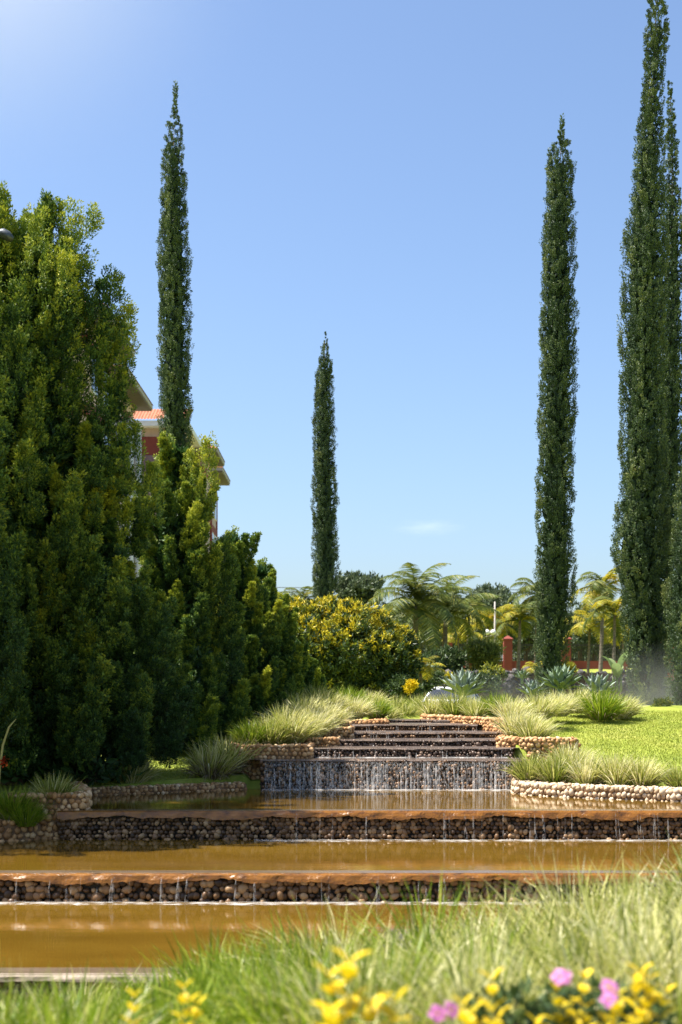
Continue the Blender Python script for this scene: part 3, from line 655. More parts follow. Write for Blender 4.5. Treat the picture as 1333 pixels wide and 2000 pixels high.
def tree(label, px, Y, top_py, crown_w, crown_h, seed, mat='fartree', n=650, per=16, group='trees beyond the fence', leaf=.3, lobes=12, name='broadleaf_tree'):
    r = np.random.default_rng(seed); x = (px-666.5)/F*Y; z0 = float(ground_z(x, Y)); zt = H + (HY-top_py)/F*Y; hgt = zt - z0
    t = thing(name, label, 'tree', (x, Y, z0), group=group)
    cs, rs = [], []
    for i in range(lobes):
        a = r.uniform(0, 6.28); rad = r.uniform(.2, .34)*min(crown_w, crown_h*1.3); q = math.sqrt(r.uniform(0, 1))*(crown_w/2-rad*.8)
        zz = hgt - crown_h + rad*.6 + r.uniform(0, 1)*(crown_h-rad*1.5)
        cs.append((math.cos(a)*q, math.sin(a)*q, zz)); rs.append(rad)
    b = Buf(); th = hgt - crown_h*.7
    b.tube([(0, 0, -.3), (r.normal()*.15, 0, th*.5), (r.normal()*.2, 0, th)], [.22, .16, .11], 8)
    for c in cs: b.tube([(0, 0, th*.75), (c[0]*.5, c[1]*.5, th*.75+(c[2]-th*.75)*.6), c], [.09, .06, .02], 5)
    b.build('trunk', M['bark'], t, True)
    buf = Buf(); cluster_crown(buf, cs, rs, n, per, r, leaf, leaf*.5, lambda P, U: r.normal(.45, .18, len(P)) + .1*U[:, 2], leaf, .7, .6); buf.build('crown', M[mat], t)
tree('loose layered tree behind the small cypress, against the sky', 700, 92, 1112, 3.6, 3.4, 401, n=420)
tree('dark tree with dense crown between the palms, behind the lamp', 962, 100, 1128, 5.0, 5.2, 402, n=520)
tree('green tree directly behind the large drooping palm', 880, 104, 1150, 5.5, 5, 403, n=500)
tree('dark tree at the right, behind the highest yellow palm', 1160, 108, 1140, 5.5, 5.5, 404, n=520)
tree('low leafy tree behind the fence between the two red pillars', 1030, 108, 1190, 5.0, 4.2, 405, n=420)
tree('green tree behind the fence beside the straight cypress', 1135, 102, 1185, 4.0, 3.6, 406, n=420)
tree('hazy green tree beyond the yellow bush', 770, 105, 1165, 5.0, 4.5, 407, n=420)
tree('tree with olive crown behind the tallest cypress', 1225, 104, 1165, 5.0, 5, 408, n=420)
tree('tree at the far right, showing between the last two cypresses', 1300, 100, 1150, 4.5, 5, 409, n=420)
def far_wood():
    r = np.random.default_rng(450); buf = Buf(); cs = []; rs = []
    for i in range(70):
        y = r.uniform(118, 150); x = r.uniform(-30, 55); rad = r.uniform(1.2, 2.2); cs.append((x, y, float(ground_z(x, y)) + r.uniform(.4, 2.6))); rs.append(rad)
    cluster_crown(buf, cs, rs, 5200, 9, r, .5, .26, lambda P, U: r.normal(.5, .2, len(P)), .5, .8, .6)
    kind(buf.build('far_wood', M['fartree']), 'stuff')
far_wood()

# ------------------------------------------------------------------ palms
def frond_mesh(name, L, arch, leafl, mat, seed, droop=.5, n=46):
    r = np.random.default_rng(seed); b = Buf(); k = 12; u = np.linspace(0, 1, k)
    ang = arch*(.9 - 1.9*u**1.3); dx = np.cos(ang); dz = np.sin(ang)
    px = np.concatenate([[0], np.cumsum(dx[:-1])])*L/k; pz = np.concatenate([[0], np.cumsum(dz[:-1])])*L/k
    rach = np.c_[px, px*0, pz]; b.tube(rach, np.linspace(.03, .006, k), 5, .6)
    q = np.linspace(.14, .99, n); base = np.c_[np.interp(q, u, px), q*0, np.interp(q, u, pz)]
    tg = np.c_[np.interp(q, u, dx), q*0, np.interp(q, u, dz)]
    for sgn in (-1, 1):
        D = unit(tg*.55 + np.array([0, sgn*1., 0]) + np.array([0, 0, -.15]) + r.normal(size=(n, 3))*.08)
        ln = leafl*np.sin(np.clip(q*1.05+.05, 0, 1)*np.pi)**.5 + .08
        blades(b, base, D, ln, .075, droop, np.clip(r.normal(.55, .2, n), 0, 1), 3, 0, r)
    o = b.build(name, mat); me = o.data; bpy.data.objects.remove(o); return me
FR = {}
for key, (L, arch, ll, mt, dr) in {'big': (3.5, 1.1, .8, 'palm_green', .55), 'green': (2.2, 1.15, .6, 'palm_green', .35), 'yellow': (2.3, 1.15, .6, 'palm_yellow', .35), 'tall': (2.4, 1.0, .55, 'palm_green', .45)}.items():
    FR[key] = [frond_mesh('frond', L*q, arch*a, ll, M[mt], 500+i, dr) for i, (q, a) in enumerate([(1, 1), (.9, 1.2), (1.05, .8)])]
def palm(label, px, Y, crown_py, key, nf, seed, tr=.12, lo=-.35, hi=1.25, keys=None, base_py=None):
    r = np.random.default_rng(seed); x = (px-666.5)/F*Y; z0 = float(ground_z(x, Y)); zc = H + (HY-crown_py)/F*Y - z0
    t = thing('palm_tree', label, 'palm', (x, Y, z0), group='palms in front of the fence')
    b = Buf(); m = 14; zz = np.linspace(-.2, zc, m); b.tube(np.c_[.12*np.sin(zz*.4), zz*0, zz], tr*(1 - .35*np.linspace(0, 1, m)) + .008*(np.arange(m) % 2), 9)
    b.build('trunk', M['palm_bark'], t, True)
    for i in range(nf):
        kk = (keys or [key])[i % len(keys or [key])]
        o = bpy.data.objects.new('frond', FR[kk][i % 3]); C.objects.link(o); o.parent = t
        el = hi - (hi-lo)*((i+.5)/nf)
        o.location = (.12*math.sin(zc*.4), 0, zc - .05); o.rotation_euler = (r.normal()*.15, -el + .75, i*2.4 + r.normal()*.2)
palm('largest drooping palm, grey green, right of the yellow bush', 808, 66, 1185, 'big', 26, 601, .16, -.5, 1.5)
palm('drooping palm close beside the largest one, slightly lower', 866, 69, 1205, 'big', 18, 602, .16, -.4, 1.5)
palm('small bright green palm left of the lamp post', 912, 74, 1200, 'green', 9, 603, .09, .1)
palm('yellow fronded palm behind the lamp, left of a red pillar', 950, 78, 1222, 'yellow', 12, 604, .09, -.2)
palm('green and yellow palm right behind the middle red pillar', 1012, 76, 1212, 'green', 13, 605, .11, -.1, keys=['green', 'yellow', 'green'])
palm('tall slender palm partly hidden by the straight cypress', 1046, 78, 1160, 'tall', 18, 606, .12, -.5)
palm('highest yellow green palm between the two right cypresses', 1172, 68, 1150, 'yellow', 13, 607, .11, -.3, keys=['yellow', 'green', 'yellow'])
palm('bright yellow palm in front of the tallest cypress edge', 1196, 64, 1200, 'yellow', 12, 608, .09, -.2, keys=['yellow', 'green'])
palm('low golden palm beside the straight cypress, over the fence', 1148, 70, 1225, 'yellow', 11, 609, .08, -.3)
palm('palm crown peeping over the left end of the yellow bush', 586, 80, 1178, 'tall', 16, 610, .12, -.3)
palm('low bright palm tuft behind the fence, above the orange pillar', 893, 82, 1245, 'yellow', 9, 611, .07, 0.)
palm('low yellow palm beyond the fence behind the right end', 1215, 80, 1245, 'yellow', 9, 612, .07, 0.)
# rosette of bright fronds on the ground
def cycad(label, px, Y, base_py, key, nf, seed, sc, name='cycad_plant', cat='cycad'):
    r = np.random.default_rng(seed); g = W(px, base_py, Y); t = thing(name, label, cat, tuple(g))
    b = Buf(); b.tube([(0, 0, -.3), (0, 0, .05), (0, 0, .12)], [.12*sc, .11*sc, .03], 8); b.build('stem', M['palm_bark'], t, True)
    for i in range(nf):
        o = bpy.data.objects.new('frond', FR[key][i % 3]); C.objects.link(o); o.parent = t; o.scale = (sc,)*3
        o.location = (0, 0, .1); o.rotation_euler = (r.normal()*.1, -(1.3 - 1.0*(i+.5)/nf) + .75, i*2.4)
cycad('bright green feathery plant at the right foot of the yellow bush', 822, 46, 1322, 'yellow', 12, 620, .5)
cycad('orange brown drooping plant at the foot of the straight cypress', 1047, 50, 1318, 'yellow', 8, 621, .38)

# ------------------------------------------------------------------ shrubs of the middle distance
bush('willowy_bush', 'feathery light green bush in front of the low red wall', 'bush', 940, 1318, 66, 1.9, 1.65, M['palm_green'], 701, 420, 14, .2, .05)
bush('dark_shrub', 'dark broad leaved shrub between the bright feathery plant and the car', 'shrub', 850, 1330, 57, 1.9, 1.1, M['shrub'], 702, 300, 14, .22, .1)
bush('dark_shrub', 'dark shrub in front of the orange pillar', 'shrub', 885, 1318, 58, 1.5, 1.0, M['shrub'], 703, 260, 14, .2, .09)
bush('dark_shrub', 'dark shrub under the right flank of the yellow bush', 'shrub', 790, 1372, 41.5, 1.2, .75, M['shrub'], 704, 260, 14, .12, .06)
bush('yellow_shrub', 'small bright yellow shrub at the bottom right of the yellow bush', 'shrub', 802, 1352, 41, .4, .32, M['goldleaf'], 705, 70, 12, .08, .045, lobes=4)
bush('flowering_shrub', 'small shrub with yellow sprigs above the parked car', 'shrub', 868, 1338, 50, .7, .4, M['goldbush'], 706, 80, 12, .1, .05, lambda P, U: np.where(U[:, 2] > .2, .8, .4), lobes=4)
bush('flowering_shrub', 'yellowish shrub below the middle red pillar, right of the tall agave', 'shrub', 960, 1335, 52, 1.4, .75, M['goldbush'], 707, 160, 12, .12, .05, lambda P, U: np.where(U[:, 2] > .1, .6, .4), lobes=6)
bush('red_shrub', 'red leaved shrub showing between the last two cypresses', 'shrub', 1300, 1340, 50, .8, 1.75, M['redleaf'], 708, 300, 14, .14, .09)
bush('round_shrub', 'pale round shrub at the base of the tallest cypress', 'shrub', 1288, 1393, 36.5, .55, .32, M['palm_green'], 709, 140, 14, .09, .03, lobes=5)
bush('golden_shrub', 'round golden shrub at the right foot of the straight cypress', 'shrub', 1112, 1318, 58, .9, .55, M['palm_yellow'], 710, 140, 14, .12, .05, lobes=5)
bush('dark_shrub', 'dark low shrub behind the tall agave beside the rock wall', 'shrub', 960, 1352, 46, 1.5, .5, M['shrub'], 711, 180, 12, .14, .07, lobes=6)
bush('dark_shrub', 'dark low shrub left of the stepped rock wall', 'shrub', 830, 1350, 49, 1.6, .6, M['shrub'], 712, 180, 12, .16, .07, lobes=6)

def rock_wall():
    r = np.random.default_rng(720); t = thing('rock_retaining_wall', 'dark dry rock wall behind the agaves, below the fence', 'rock wall', tuple(W(990, 1345, 56)))
    b = Buf(); n = 240; P = np.c_[r.uniform(-2.6, 7, n), r.uniform(-.15, .2, n), r.uniform(-.1, .72, n)]
    pebbles(b, P, r.uniform(.1, .2, n), 1, r.uniform(0, 1, n), r); b.build('rock_facing', M['rock'], t)
    b = Buf(); b.box((-2.7, 0, -.6), (7.1, .6, .62)); b.build('earth_core', M['soil'], t)
rock_wall()

# banana like plant
def banana(label, px, base_py, Y):
    r = np.random.default_rng(730); g = W(px, base_py, Y); t = thing('banana_plant', label, 'banana plant', tuple(g))
    b = Buf()
    for i in range(3): b.tube([(i*.12-.12, 0, -.1), (i*.14-.14, 0, .5)], [.05, .03], 7)
    b.build('stem', M['stem'], t, True)
    b = Buf()
    for i, (az, el, L) in enumerate([(0.3, 1.3, 1.2), (2.0, 1.15, 1.1), (3.3, 1.2, 1.15), (4.4, 1.0, .9), (5.4, 1.35, 1.25), (1.2, .9, .9)]):
        k = 9; u = np.linspace(0, 1, k); an = el - u**2*1.0; dx, dz = np.cos(an), np.sin(an)
        q = np.concatenate([[0], np.cumsum(dx[:-1])])*L/k; zz = .35 + np.concatenate([[0], np.cumsum(dz[:-1])])*L/k
        w = .17*np.sin(np.clip(u*.95+.05, 0, 1)*np.pi)**.6
        c, s = math.cos(az), math.sin(az)
        Lf = np.c_[q*c - w*-s*-1, q*s + w*c, zz+w*.3]; Md = np.c_[q*c, q*s, zz]; Rt = np.c_[q*c + w*s*-1*-1, q*s - w*c, zz+w*.3]
        V = np.concatenate([Lf, Md, Rt]); j = np.arange(k-1)
        b.add(V, np.concatenate([np.stack([j, j+1, k+j+1, k+j], -1), np.stack([k+j, k+j+1, 2*k+j+1, 2*k+j], -1)]), r.uniform(.3, .8))
    b.build('leaf_blades', leaf_mat('banana_leaf', [(0, (.10, .17, .05)), (1, (.30, .36, .16))], .4), t, True)
banana('broad leaved pale green plant left of the tallest cypress base', 1206, 1345, 48)

# agaves
def agave(label, px, base_py, Y, R_, nl, seed, mat):
    r = np.random.default_rng(seed); g = W(px, base_py, Y); b = Buf()
    b.tube([(0, 0, -.15), (0, 0, .06), (0, 0, .16)], [.10*R_, .13*R_, .04*R_], 10, .3)
    for i in range(nl):
        az = i*2.39996 + r.normal()*.08; f = i/nl; el = R(14 + 66*f) + r.normal()*.06; L = R_*(1.0 - .22*abs(f-.45))*r.uniform(.92, 1.08); wd = L*.15
        k = 9; u = np.linspace(0, 1, k); bend = -.45*(1-f)*u + .15*u; an = el + bend*.6 + .22*(1-f)*u**3
        q = .03 + np.concatenate([[0], np.cumsum(np.cos(an[:-1]))])*L/(k-1); zz = .06 + np.concatenate([[0], np.cumsum(np.sin(an[:-1]))])*L/(k-1)
        w = wd*np.interp(u, [0, .12, .4, .6, .85, 1], [.55, .62, 1., .93, .4, .02]); th = .05*L*(1-u)**.7 + .002
        c, s = math.cos(az), math.sin(az); nx, nz = -np.sin(an), np.cos(an)
        def pt(side, off): return np.c_[(q+nx*off)*c - side*s, (q+nx*off)*s + side*c, zz+nz*off]
        rows = [pt(-w, w*.45), pt(-w*.5, w*.1), pt(0*w, w*0), pt(w*.5, w*.1), pt(w, w*.45), pt(0*w, -th)]
        V = np.concatenate(rows); j = np.arange(k-1)
        Fq = np.concatenate([np.stack([a*k+j, b_*k+j, b_*k+j+1, a*k+j+1], -1) for a, b_ in ((0, 1), (1, 2), (2, 3), (3, 4), (4, 5), (5, 0))])
        b.add(V, Fq, np.clip(.5 + r.normal()*.15, 0, 1))
    o = b.build('agave_plant', M[mat], None, True); o.location = tuple(g); tag(o, label, 'agave')
agave('large blue grey agave left of centre of the grasses, beside the car', 905, 1362, 36.2, .78, 34, 801, 'agave_pale')
agave('large green agave right in front of the straight cypress', 1096, 1350, 37, .74, 34, 802, 'agave')
agave('grey agave right of the green one, before the broad leaved plant', 1168, 1362, 36, .66, 26, 803, 'agave_pale')
agave('small pale grey agave half sunk in grass between the larger ones', 1040, 1362, 36.5, .48, 22, 804, 'agave_pale')
agave('small distant agave above the pale one, near the rock wall', 1020, 1328, 50, .42, 20, 805, 'agave')
agave('dark agave rosette low at the right of the yellow bush', 838, 1325, 54, .7, 24, 806, 'agave')

# ------------------------------------------------------------------ ornamental grasses
def tuft_mesh(name, n, L, spread, mats, seed, tmean, dry=.1, wd=.016, lean=0, droop=.50):
    r = np.random.default_rng(seed); b = Buf()
    n = int(n*1.35); a = r.uniform(0, 6.28, n); q = np.sqrt(r.uniform(0, 1, n)); P = np.c_[np.cos(a)*q*spread*.4, np.sin(a)*q*spread*.4, np.full(n, -.02)]
    out = q*r.uniform(.2, 1.1, n)
    D = unit(np.c_[np.cos(a)*out + lean, np.sin(a)*out, np.full(n, 1.)] + r.normal(size=(n, 3))*.12)
    tint = np.clip(r.normal(tmean, .24, n), 0, 1)
    isdry = r.uniform(0, 1, n) < dry
    Lb = L*r.uniform(.6, 1.15, n); dr = droop*r.uniform(.4, 1.3, n)
    k = ~isdry; blades(b, P[k], D[k], Lb[k], wd, dr[k], tint[k], 4, 0, r)
    if isdry.any():
        D2 = D.copy(); D2[:, :2] *= 1.6; D2 = unit(D2); blades(b, P[isdry], D2[isdry], Lb[isdry]*.8, wd, dr[isdry]*1.5, r.uniform(0, 1, isdry.sum()), 4, 1, r)
    o = b.build(name, mats); me = o.data; bpy.data.objects.remove(o); return me
TM = {}
for key, args in {'pale': (.68, .08, 'variegated', .18), 'cream': (.78, .12, 'variegated', .22), 'green': (.5, .06, 'greengrass', .05), 'mixed': (.45, .1, 'variegated', .1), 'dry': (.6, .45, 'variegated', .1)}.items():
    tm, dry, mt, lean = args
    TM[key] = [tuft_mesh('grass_tuft', 520, .66, .5, [M[mt], M['drygrass']], 900+i+len(key)*7, tm, dry, lean=lean) for i in range(2)]
G = 'ornamental grass tufts on the banks'
TUFTS = [
 ('pale', 262, 1530, 24.9, .85, 'pale tuft alone on the left lawn above the pool rim'),
 ('dry', 415, 1522, 25.75, 1.2, 'shaggy tuft with dry brown skirt, left of the tan retaining wall'),
 ('dry', 450, 1505, 26.2, 1.15, 'shaggy tuft leaning on the left corner of the tan retaining wall'),
 ('green', 492, 1458, 26.7, .85, 'greener tuft on the left end of the tan retaining wall'),
 ('mixed', 530, 1455, 26.8, .95, 'tuft in the middle of the tan retaining wall top'),
 ('pale', 572, 1448, 27.0, 1.0, 'pale tuft near the right end of the tan retaining wall top'),
 ('cream', 610, 1437, 27.8, .95, 'cream tuft drooping over the second wall stair of the left bank'),
 ('pale', 560, 1430, 27.6, .95, 'pale tuft behind the tan retaining wall, beside the dark conifers'),
 ('cream', 640, 1422, 29.0, .9, 'cream tuft drooping over the third wall stair of the left bank'),
 ('pale', 600, 1412, 29.2, .95, 'pale tuft second from the conifers on the upper left bank'),
 ('mixed', 575, 1398, 31.0, .9, 'tuft touching the smallest conifer on the left bank'),
 ('pale', 640, 1400, 31.2, .95, 'pale tuft behind the highest wall stair, left part'),
 ('cream', 690, 1404, 31.6, .9, 'cream tuft on top of the highest wall stair of the left bank'),
 ('green', 735, 1403, 32.3, .8, 'green tuft at the right end of the highest left wall stair'),
 ('mixed', 620, 1382, 33.0, .9, 'tuft below the left side of the yellow bush'),
 ('green', 680, 1385, 33.5, .9, 'green tuft below the middle of the yellow bush'),
 ('pale', 725, 1388, 34.2, .85, 'pale tuft below the right side of the yellow bush'),
 ('mixed', 775, 1396, 35.5, .8, 'small grey green tuft left of the cascade head'),
 ('pale', 757, 1409, 34.0, .7, 'short pale tuft directly at the left of the cascade head'),
 ('mixed', 792, 1407, 34.3, .7, 'short tuft at the middle of the cascade head'),
 ('pale', 826, 1406, 34.6, .65, 'short pale tuft at the right of the cascade head'),
 ('mixed', 815, 1392, 36.2, .75, 'small tuft straight behind the cascade head, left of the car'),
 ('pale', 848, 1402, 34.6, 1.0, 'pale tuft at the left end of the upper right wall'),
 ('mixed', 890, 1402, 34.0, 1.05, 'tuft directly below the large blue grey agave'),
 ('pale', 930, 1402, 33.4, .85, 'pale tuft drooping over the middle of the upper right wall'),
 ('green', 972, 1398, 33.2, .9, 'green tuft right of the blue grey agave on the wall'),
 ('cream', 1010, 1440, 28.2, 1.0, 'cream tuft on the rounded orange planter wall'),
 ('pale', 1040, 1448, 27.6, .9, 'pale tuft at the front edge of the rounded orange planter'),
 ('cream', 1000, 1410, 30.5, .95, 'cream tuft behind the rounded orange planter, left side'),
 ('pale', 1055, 1405, 31.0, 1.0, 'pale tuft between the rounded planter and the big round tuft'),
 ('cream', 1090, 1398, 32.2, .95, 'cream tuft below the large green agave'),
 ('green', 1175, 1405, 32.4, 1.15, 'big round green tuft at the top corner of the right lawn'),
 ('pale', 1215, 1402, 33.0, .95, 'pale right half of the big round grass at the lawn corner'),
 ('pale', 1130, 1392, 33.6, 1.0, 'pale tuft behind the big round one, under the grey agave'),
 ('mixed', 1035, 1528, 24.9, .85, 'yellow green tuft at the left end of the pale curved rim'),
 ('mixed', 1085, 1532, 24.6, .9, 'tuft second from the left along the pale curved rim'),
 ('pale', 1115, 1515, 25.4, 1.0, 'pale tall tuft behind the left half of the pale curved rim'),
 ('cream', 1150, 1534, 24.2, .9, 'cream tuft in the middle of the pale curved rim'),
 ('pale', 1210, 1536, 23.9, .95, 'pale tuft right of middle along the pale curved rim'),
 ('pale', 1255, 1538, 23.6, .85, 'pale tuft before the last along the pale curved rim'),
 ('mixed', 1330, 1542, 23.3, .7, 'tuft cut by the right edge on the pale curved rim'),
 ('green', 25, 1600, 20.95, .8, 'shaded spiky green tuft in the left planter'),
 ('green', 52, 1612, 20.75, .6, 'low dark tuft spilling over the left planter wall'),
 ('mixed', 108, 1570, 21.35, .75, 'tuft rooted on top of the left pebble pier'),
 ('mixed', 72, 1592, 21.2, .7, 'sparse tuft hanging over the left pebble pier'),
]
for i, (k, px, py, Y, s, lb) in enumerate(TUFTS):
    g = W(px, py, Y); zg = float(ground_z(g[0], Y))
    o = bpy.data.objects.new('grass_tuft', TM[k][i % 2]); C.objects.link(o)
    o.location = (g[0], Y, g[2]); o.scale = (s*1.05, s*1.05, s); o.rotation_euler = (0, 0, 0 if i % 3 else .5)
    tag(o, lb, 'grass tuft', G)

# spiky plant flower stalk at the left edge
def stalk():
    g = W(4, 1560, 20.9); b = Buf(); p = [W(-4, 1560, 20.9), W(0, 1500, 20.9), W(6, 1455, 20.9), W(18, 1420, 20.9), W(32, 1404, 20.9)]
    t = thing('flower_stalk', 'tall bent yellow green stalk at the left edge before dark conifers', 'plant', tuple(g))
    b.tube([q-g for q in p], [.022, .02, .018, .016, .004], 6); b.build('stem', M['stalk'], t, True)
    b = Buf(); r = np.random.default_rng(5); n = 26
    leaves(b, np.array(W(8, 1486, 20.85)-g)[None] + r.normal(size=(n, 3))*.035, unit(r.normal(size=(n, 3))), .06, .04, r.uniform(0, 1, n), 0, .1, r); b.build('red_blossom', M['redleaf'], t)
stalk()

# lawns: short blades
def lawn(name, n, fn, seed, L=.06):
    r = np.random.default_rng(seed); P = fn(r, n); z = ground_z(P[:, 0], P[:, 1]); P = np.c_[P, z-.005]; n = len(P)
    D = unit(np.array([0, 0, .45]) + r.normal(size=(n, 3))*.6); D[:, 2] = np.abs(D[:, 2]); b = Buf()
    patch = np.array([mnoise.noise(Vector((p[0]*.8, p[1]*.5, 0))) for p in P])
    leaves(b, P, D, L*r.uniform(.6, 1.3, n), .015, np.clip(r.normal(.5, .17, n) + .35*patch, 0, 1), 0, .1, r, np.array([[0, 0, 1.]]), .5)
    kind(b.build(name, M['lawn']), 'stuff')
def f_right(r, n):
    y = 24 + 18*r.uniform(0, 1, n)**1.2; x = r.uniform(2.2, 14, n); k = x > np.interp(y, [24, 26, 27, 31, 34, 42], [4.5, 4.0, 4.2, 4.4, 5.0, 4]); return np.c_[x, y][k & (x < y*.27+3)]
def f_left(r, n):
    y = r.uniform(24.3, 30, n); x = r.uniform(-6, -1.9, n); k = x < np.interp(y, [24, 25.7, 26], [-4.9, -2.2, -2.1]); return np.c_[x, y][k]
lawn('lawn_grass', 230000, f_right, 950, .045); lawn('lawn_grass', 20000, f_left, 951)
def f_near(r, n): return np.c_[r.uniform(-2.5, 2.6, n), r.uniform(4.5, 8, n)]
lawn('lawn_grass', 9000, f_near, 952, .07)

# foreground bank grass
def foreground():
    r = np.random.default_rng(960); bv = Buf()
    nt = 200; y = r.uniform(5.9, 10.3, nt); x = r.uniform(-1, 1, nt)*(y*.27+.35)
    # fewer on the far left, more on the right
    for cx, cy in zip(x, y):
        u = cx/(cy*.247)                      # -1 .. 1 across the bank
        if u < -.55 and cy > 9.6 and r.uniform() < .5: continue
        n = 150; per = r.uniform(.75, 1.15)
        L = (.43 + .05*np.clip(u, -1, 1))*per*1.26*r.choice([.85, 1, 1, 1.15])
        a = r.uniform(0, 6.28, n); q = np.sqrt(r.uniform(0, 1, n))
        P = np.c_[cx + np.cos(a)*q*.2, cy + np.sin(a)*q*.2, np.zeros(n)]; P[:, 2] = ground_z(P[:, 0], P[:, 1]) - .02
        lean = -.18 if r.uniform() < .6 else .2
        D = unit(np.c_[np.cos(a)*q*.7 + lean, np.sin(a)*q*.6, np.ones(n)] + r.normal(size=(n, 3))*.24)
        pale = np.clip(.42 + .8*u, 0, 1)
        pv = r.uniform(0, 1) < (.1 + .85*pale)
        if pv: blades(bv, P, D, L*r.uniform(.6, 1.2, n), .0115, .46*r.uniform(.3, 1.4, n), np.clip(r.normal(.60, .3, n), 0, 1), 4, 0, r)
        else: blades(bv, P, D, L*r.uniform(.6, 1.15, n), .012, .36*r.uniform(.3, 1.4, n), np.clip(r.normal(.5, .25, n), 0, 1), 4, 1, r)
        m = 14; k = slice(0, m); blades(bv, P[k], unit(D[k]*np.array([2, 2, .7])), L*.9, .008, .5, r.uniform(0, 1, m), 4, 2, r)
    kind(bv.build('foreground_grass', [M['variegated'], M['greengrass'], M['drygrass']]), 'stuff')
foreground()

# golden leaved sprigs and pink flowers at the very front
def ovate(b, P, D, N, L, w, tint, mi=0):
    S = np.cross(D, N); u = [0, .3, .6, .85, 1.]; ww = [.06, .9, 1., .55, .03]
    Ls, Ms, Rs = [], [], []
    for a, q in zip(u, ww):
        c = P + D*L*a - N*L*.18*a*a
        Ls.append(c - S*w*q*.5 + N*w*.16*q); Ms.append(c); Rs.append(c + S*w*q*.5 + N*w*.16*q)
    V = np.array(Ls + Ms + Rs); k = 5
    Fq = [(j, j+1, k+j+1, k+j) for j in range(4)] + [(k+j, k+j+1, 2*k+j+1, 2*k+j) for j in range(4)]
    b.add(V, Fq, tint, mi)
def sprig(label, px, tip_py, Y, seed, nst, leafL=.075, spread=.12):
    r = np.random.default_rng(seed); tip = W(px, tip_py, Y); zg = float(ground_z(tip[0], Y)); h = tip[2] - zg
    t = thing('golden_sprig', label, 'shrub', (tip[0], Y, zg), group='golden leaved sprigs at the front')
    bs = Buf(); bl = Buf()
    for s in range(nst):
        a = r.uniform(0, 6.28); q = spread*math.sqrt(r.uniform(0, 1)) if s else 0.; hh = h*(1 if s == 0 else r.uniform(.72, .97))
        e = np.array([math.cos(a)*q, math.sin(a)*q, hh]); m = np.array([e[0]*.4, e[1]*.4, hh*.5])
        pts = np.array([(0, 0, -.03), m, e]); bs.tube(pts, [.006, .005, .002], 5)
        for j in range(7):
            f = 1 - j*.055/max(h, .3)*1.0; p = m + (e-m)*max(0, (f-.5)*2); az = j*1.6 + r.normal()*.3
            for w in (0, math.pi):
                D = unit(np.array([math.cos(az+w), math.sin(az+w), 1.25 - .12*j + r.normal()*.25])); N = unit(np.cross(np.cross(D, [0, 0, 1.]), D)); 
                ovate(bl, p, D, N, leafL*1.2*r.uniform(.75, 1.15)*(.75+.07*min(j, 4)), leafL*.6, np.clip(r.normal(.6, .25), 0, 1))
    bs.build('stem', M['stem'], t, True); bl.build('leaf_spray', M['goldleaf'], t, True)
SPR = [(262, 1948, 5.1, 2, .055, .06, 'slender golden sprig near the left, in the green grass'), (358, 1932, 5.1, 3, .06, .08, 'golden sprig right of the slender one, in the green grass'),
       (682, 1882, 4.2, 4, .085, .08, 'large blurred golden sprig in the middle of the front edge'), (770, 1962, 4.2, 3, .08, .07, 'low golden sprig right of the large blurred one'),
       (962, 1915, 4.9, 4, .07, .12, 'golden sprig right of the lowest pink flower'), (1088, 1935, 5.0, 3, .065, .1, 'golden sprig under the left of the upper pink flowers'),
       (1142, 1912, 5.1, 4, .065, .1, 'golden sprig between the two upper pink flowers'), (1252, 1902, 5.0, 5, .065, .13, 'bushy golden sprig right of the right pink flower'),
       (1208, 1945, 4.8, 4, .06, .13, 'low golden sprig below the right pink flower'), (905, 1965, 4.7, 3, .06, .08, 'short golden sprig beside the lowest pink flower')]
for i, (px, py, Y, ns, ll, sp, lb) in enumerate(SPR): sprig(lb, px, py, Y, 970+i, ns, ll, sp)
def pink(label, px, py, Y, seed, nf):
    r = np.random.default_rng(seed); c = W(px, py, Y); zg = float(ground_z(c[0], Y)); t = thing('pink_flower', label, 'flower', (c[0], Y, zg), group='pink flowers at the front')
    h = c[2]-zg; bs = Buf(); bs.tube([(0, 0, -.03), (.01, .01, h*.5), (0, 0, h)], [.005, .004, .003], 5); 
    for j in range(8):
        az = j*2.4; D = unit(np.array([math.cos(az), math.sin(az), .5])); N = unit(np.cross(np.cross(D, [0, 0, 1.]), D)); 
    bs.build('stem', M['stem'], t, True)
    bl = Buf()
    for j in range(10):
        az = j*2.4; D = unit(np.array([math.cos(az), math.sin(az), .4])); N = unit(np.cross(np.cross(D, [0, 0, 1.]), D)); ovate(bl, np.array([0, 0, h*(.55+.04*j)]), D, N, .07, .03, .4)
    bl.build('leaf_spray', M['shrub'], t, True)
    for f in range(nf):
        o = np.array([r.normal()*.022, r.normal()*.02, h + r.normal()*.015 - f*.012]); ax = unit(np.array([r.normal()*.3, -.9, .55 + r.normal()*.2])); u = unit(np.cross(ax, [0, 0, 1.])); v = np.cross(ax, u)
        bp = Buf()
        for k in range(5):
            a = k*2*math.pi/5; D = unit(math.cos(a)*u + math.sin(a)*v + .12*ax); ovate(bp, o, D, ax, .036, .034, r.uniform(.2, 1))
        bp.build('petals', M['pink'], t, True)
        bc = Buf(); V, Fq = ICO[1]; bc.add(V*.005 + o + ax*.003, Fq, .6); bc.build('flower_eye', M['goldleaf'], t, True)
pink('pink flower pair, the lowest and leftmost at the front', 860, 1972, 4.8, 990, 2)
pink('pink flower cluster above golden leaves, middle of the three', 1078, 1914, 5.0, 991, 2)
pink('largest pink flower cluster, the right one of the three', 1188, 1925, 5.0, 992, 3)
def dark_leaves():
    bush('glossy_shrub', 'dark glossy leaved shrub among the golden sprigs at the lower right', 'shrub', 1120, 2080, 5.3, .75, .27, M['shrub'], 995, 120, 10, .06, .03, lobes=8)
dark_leaves()

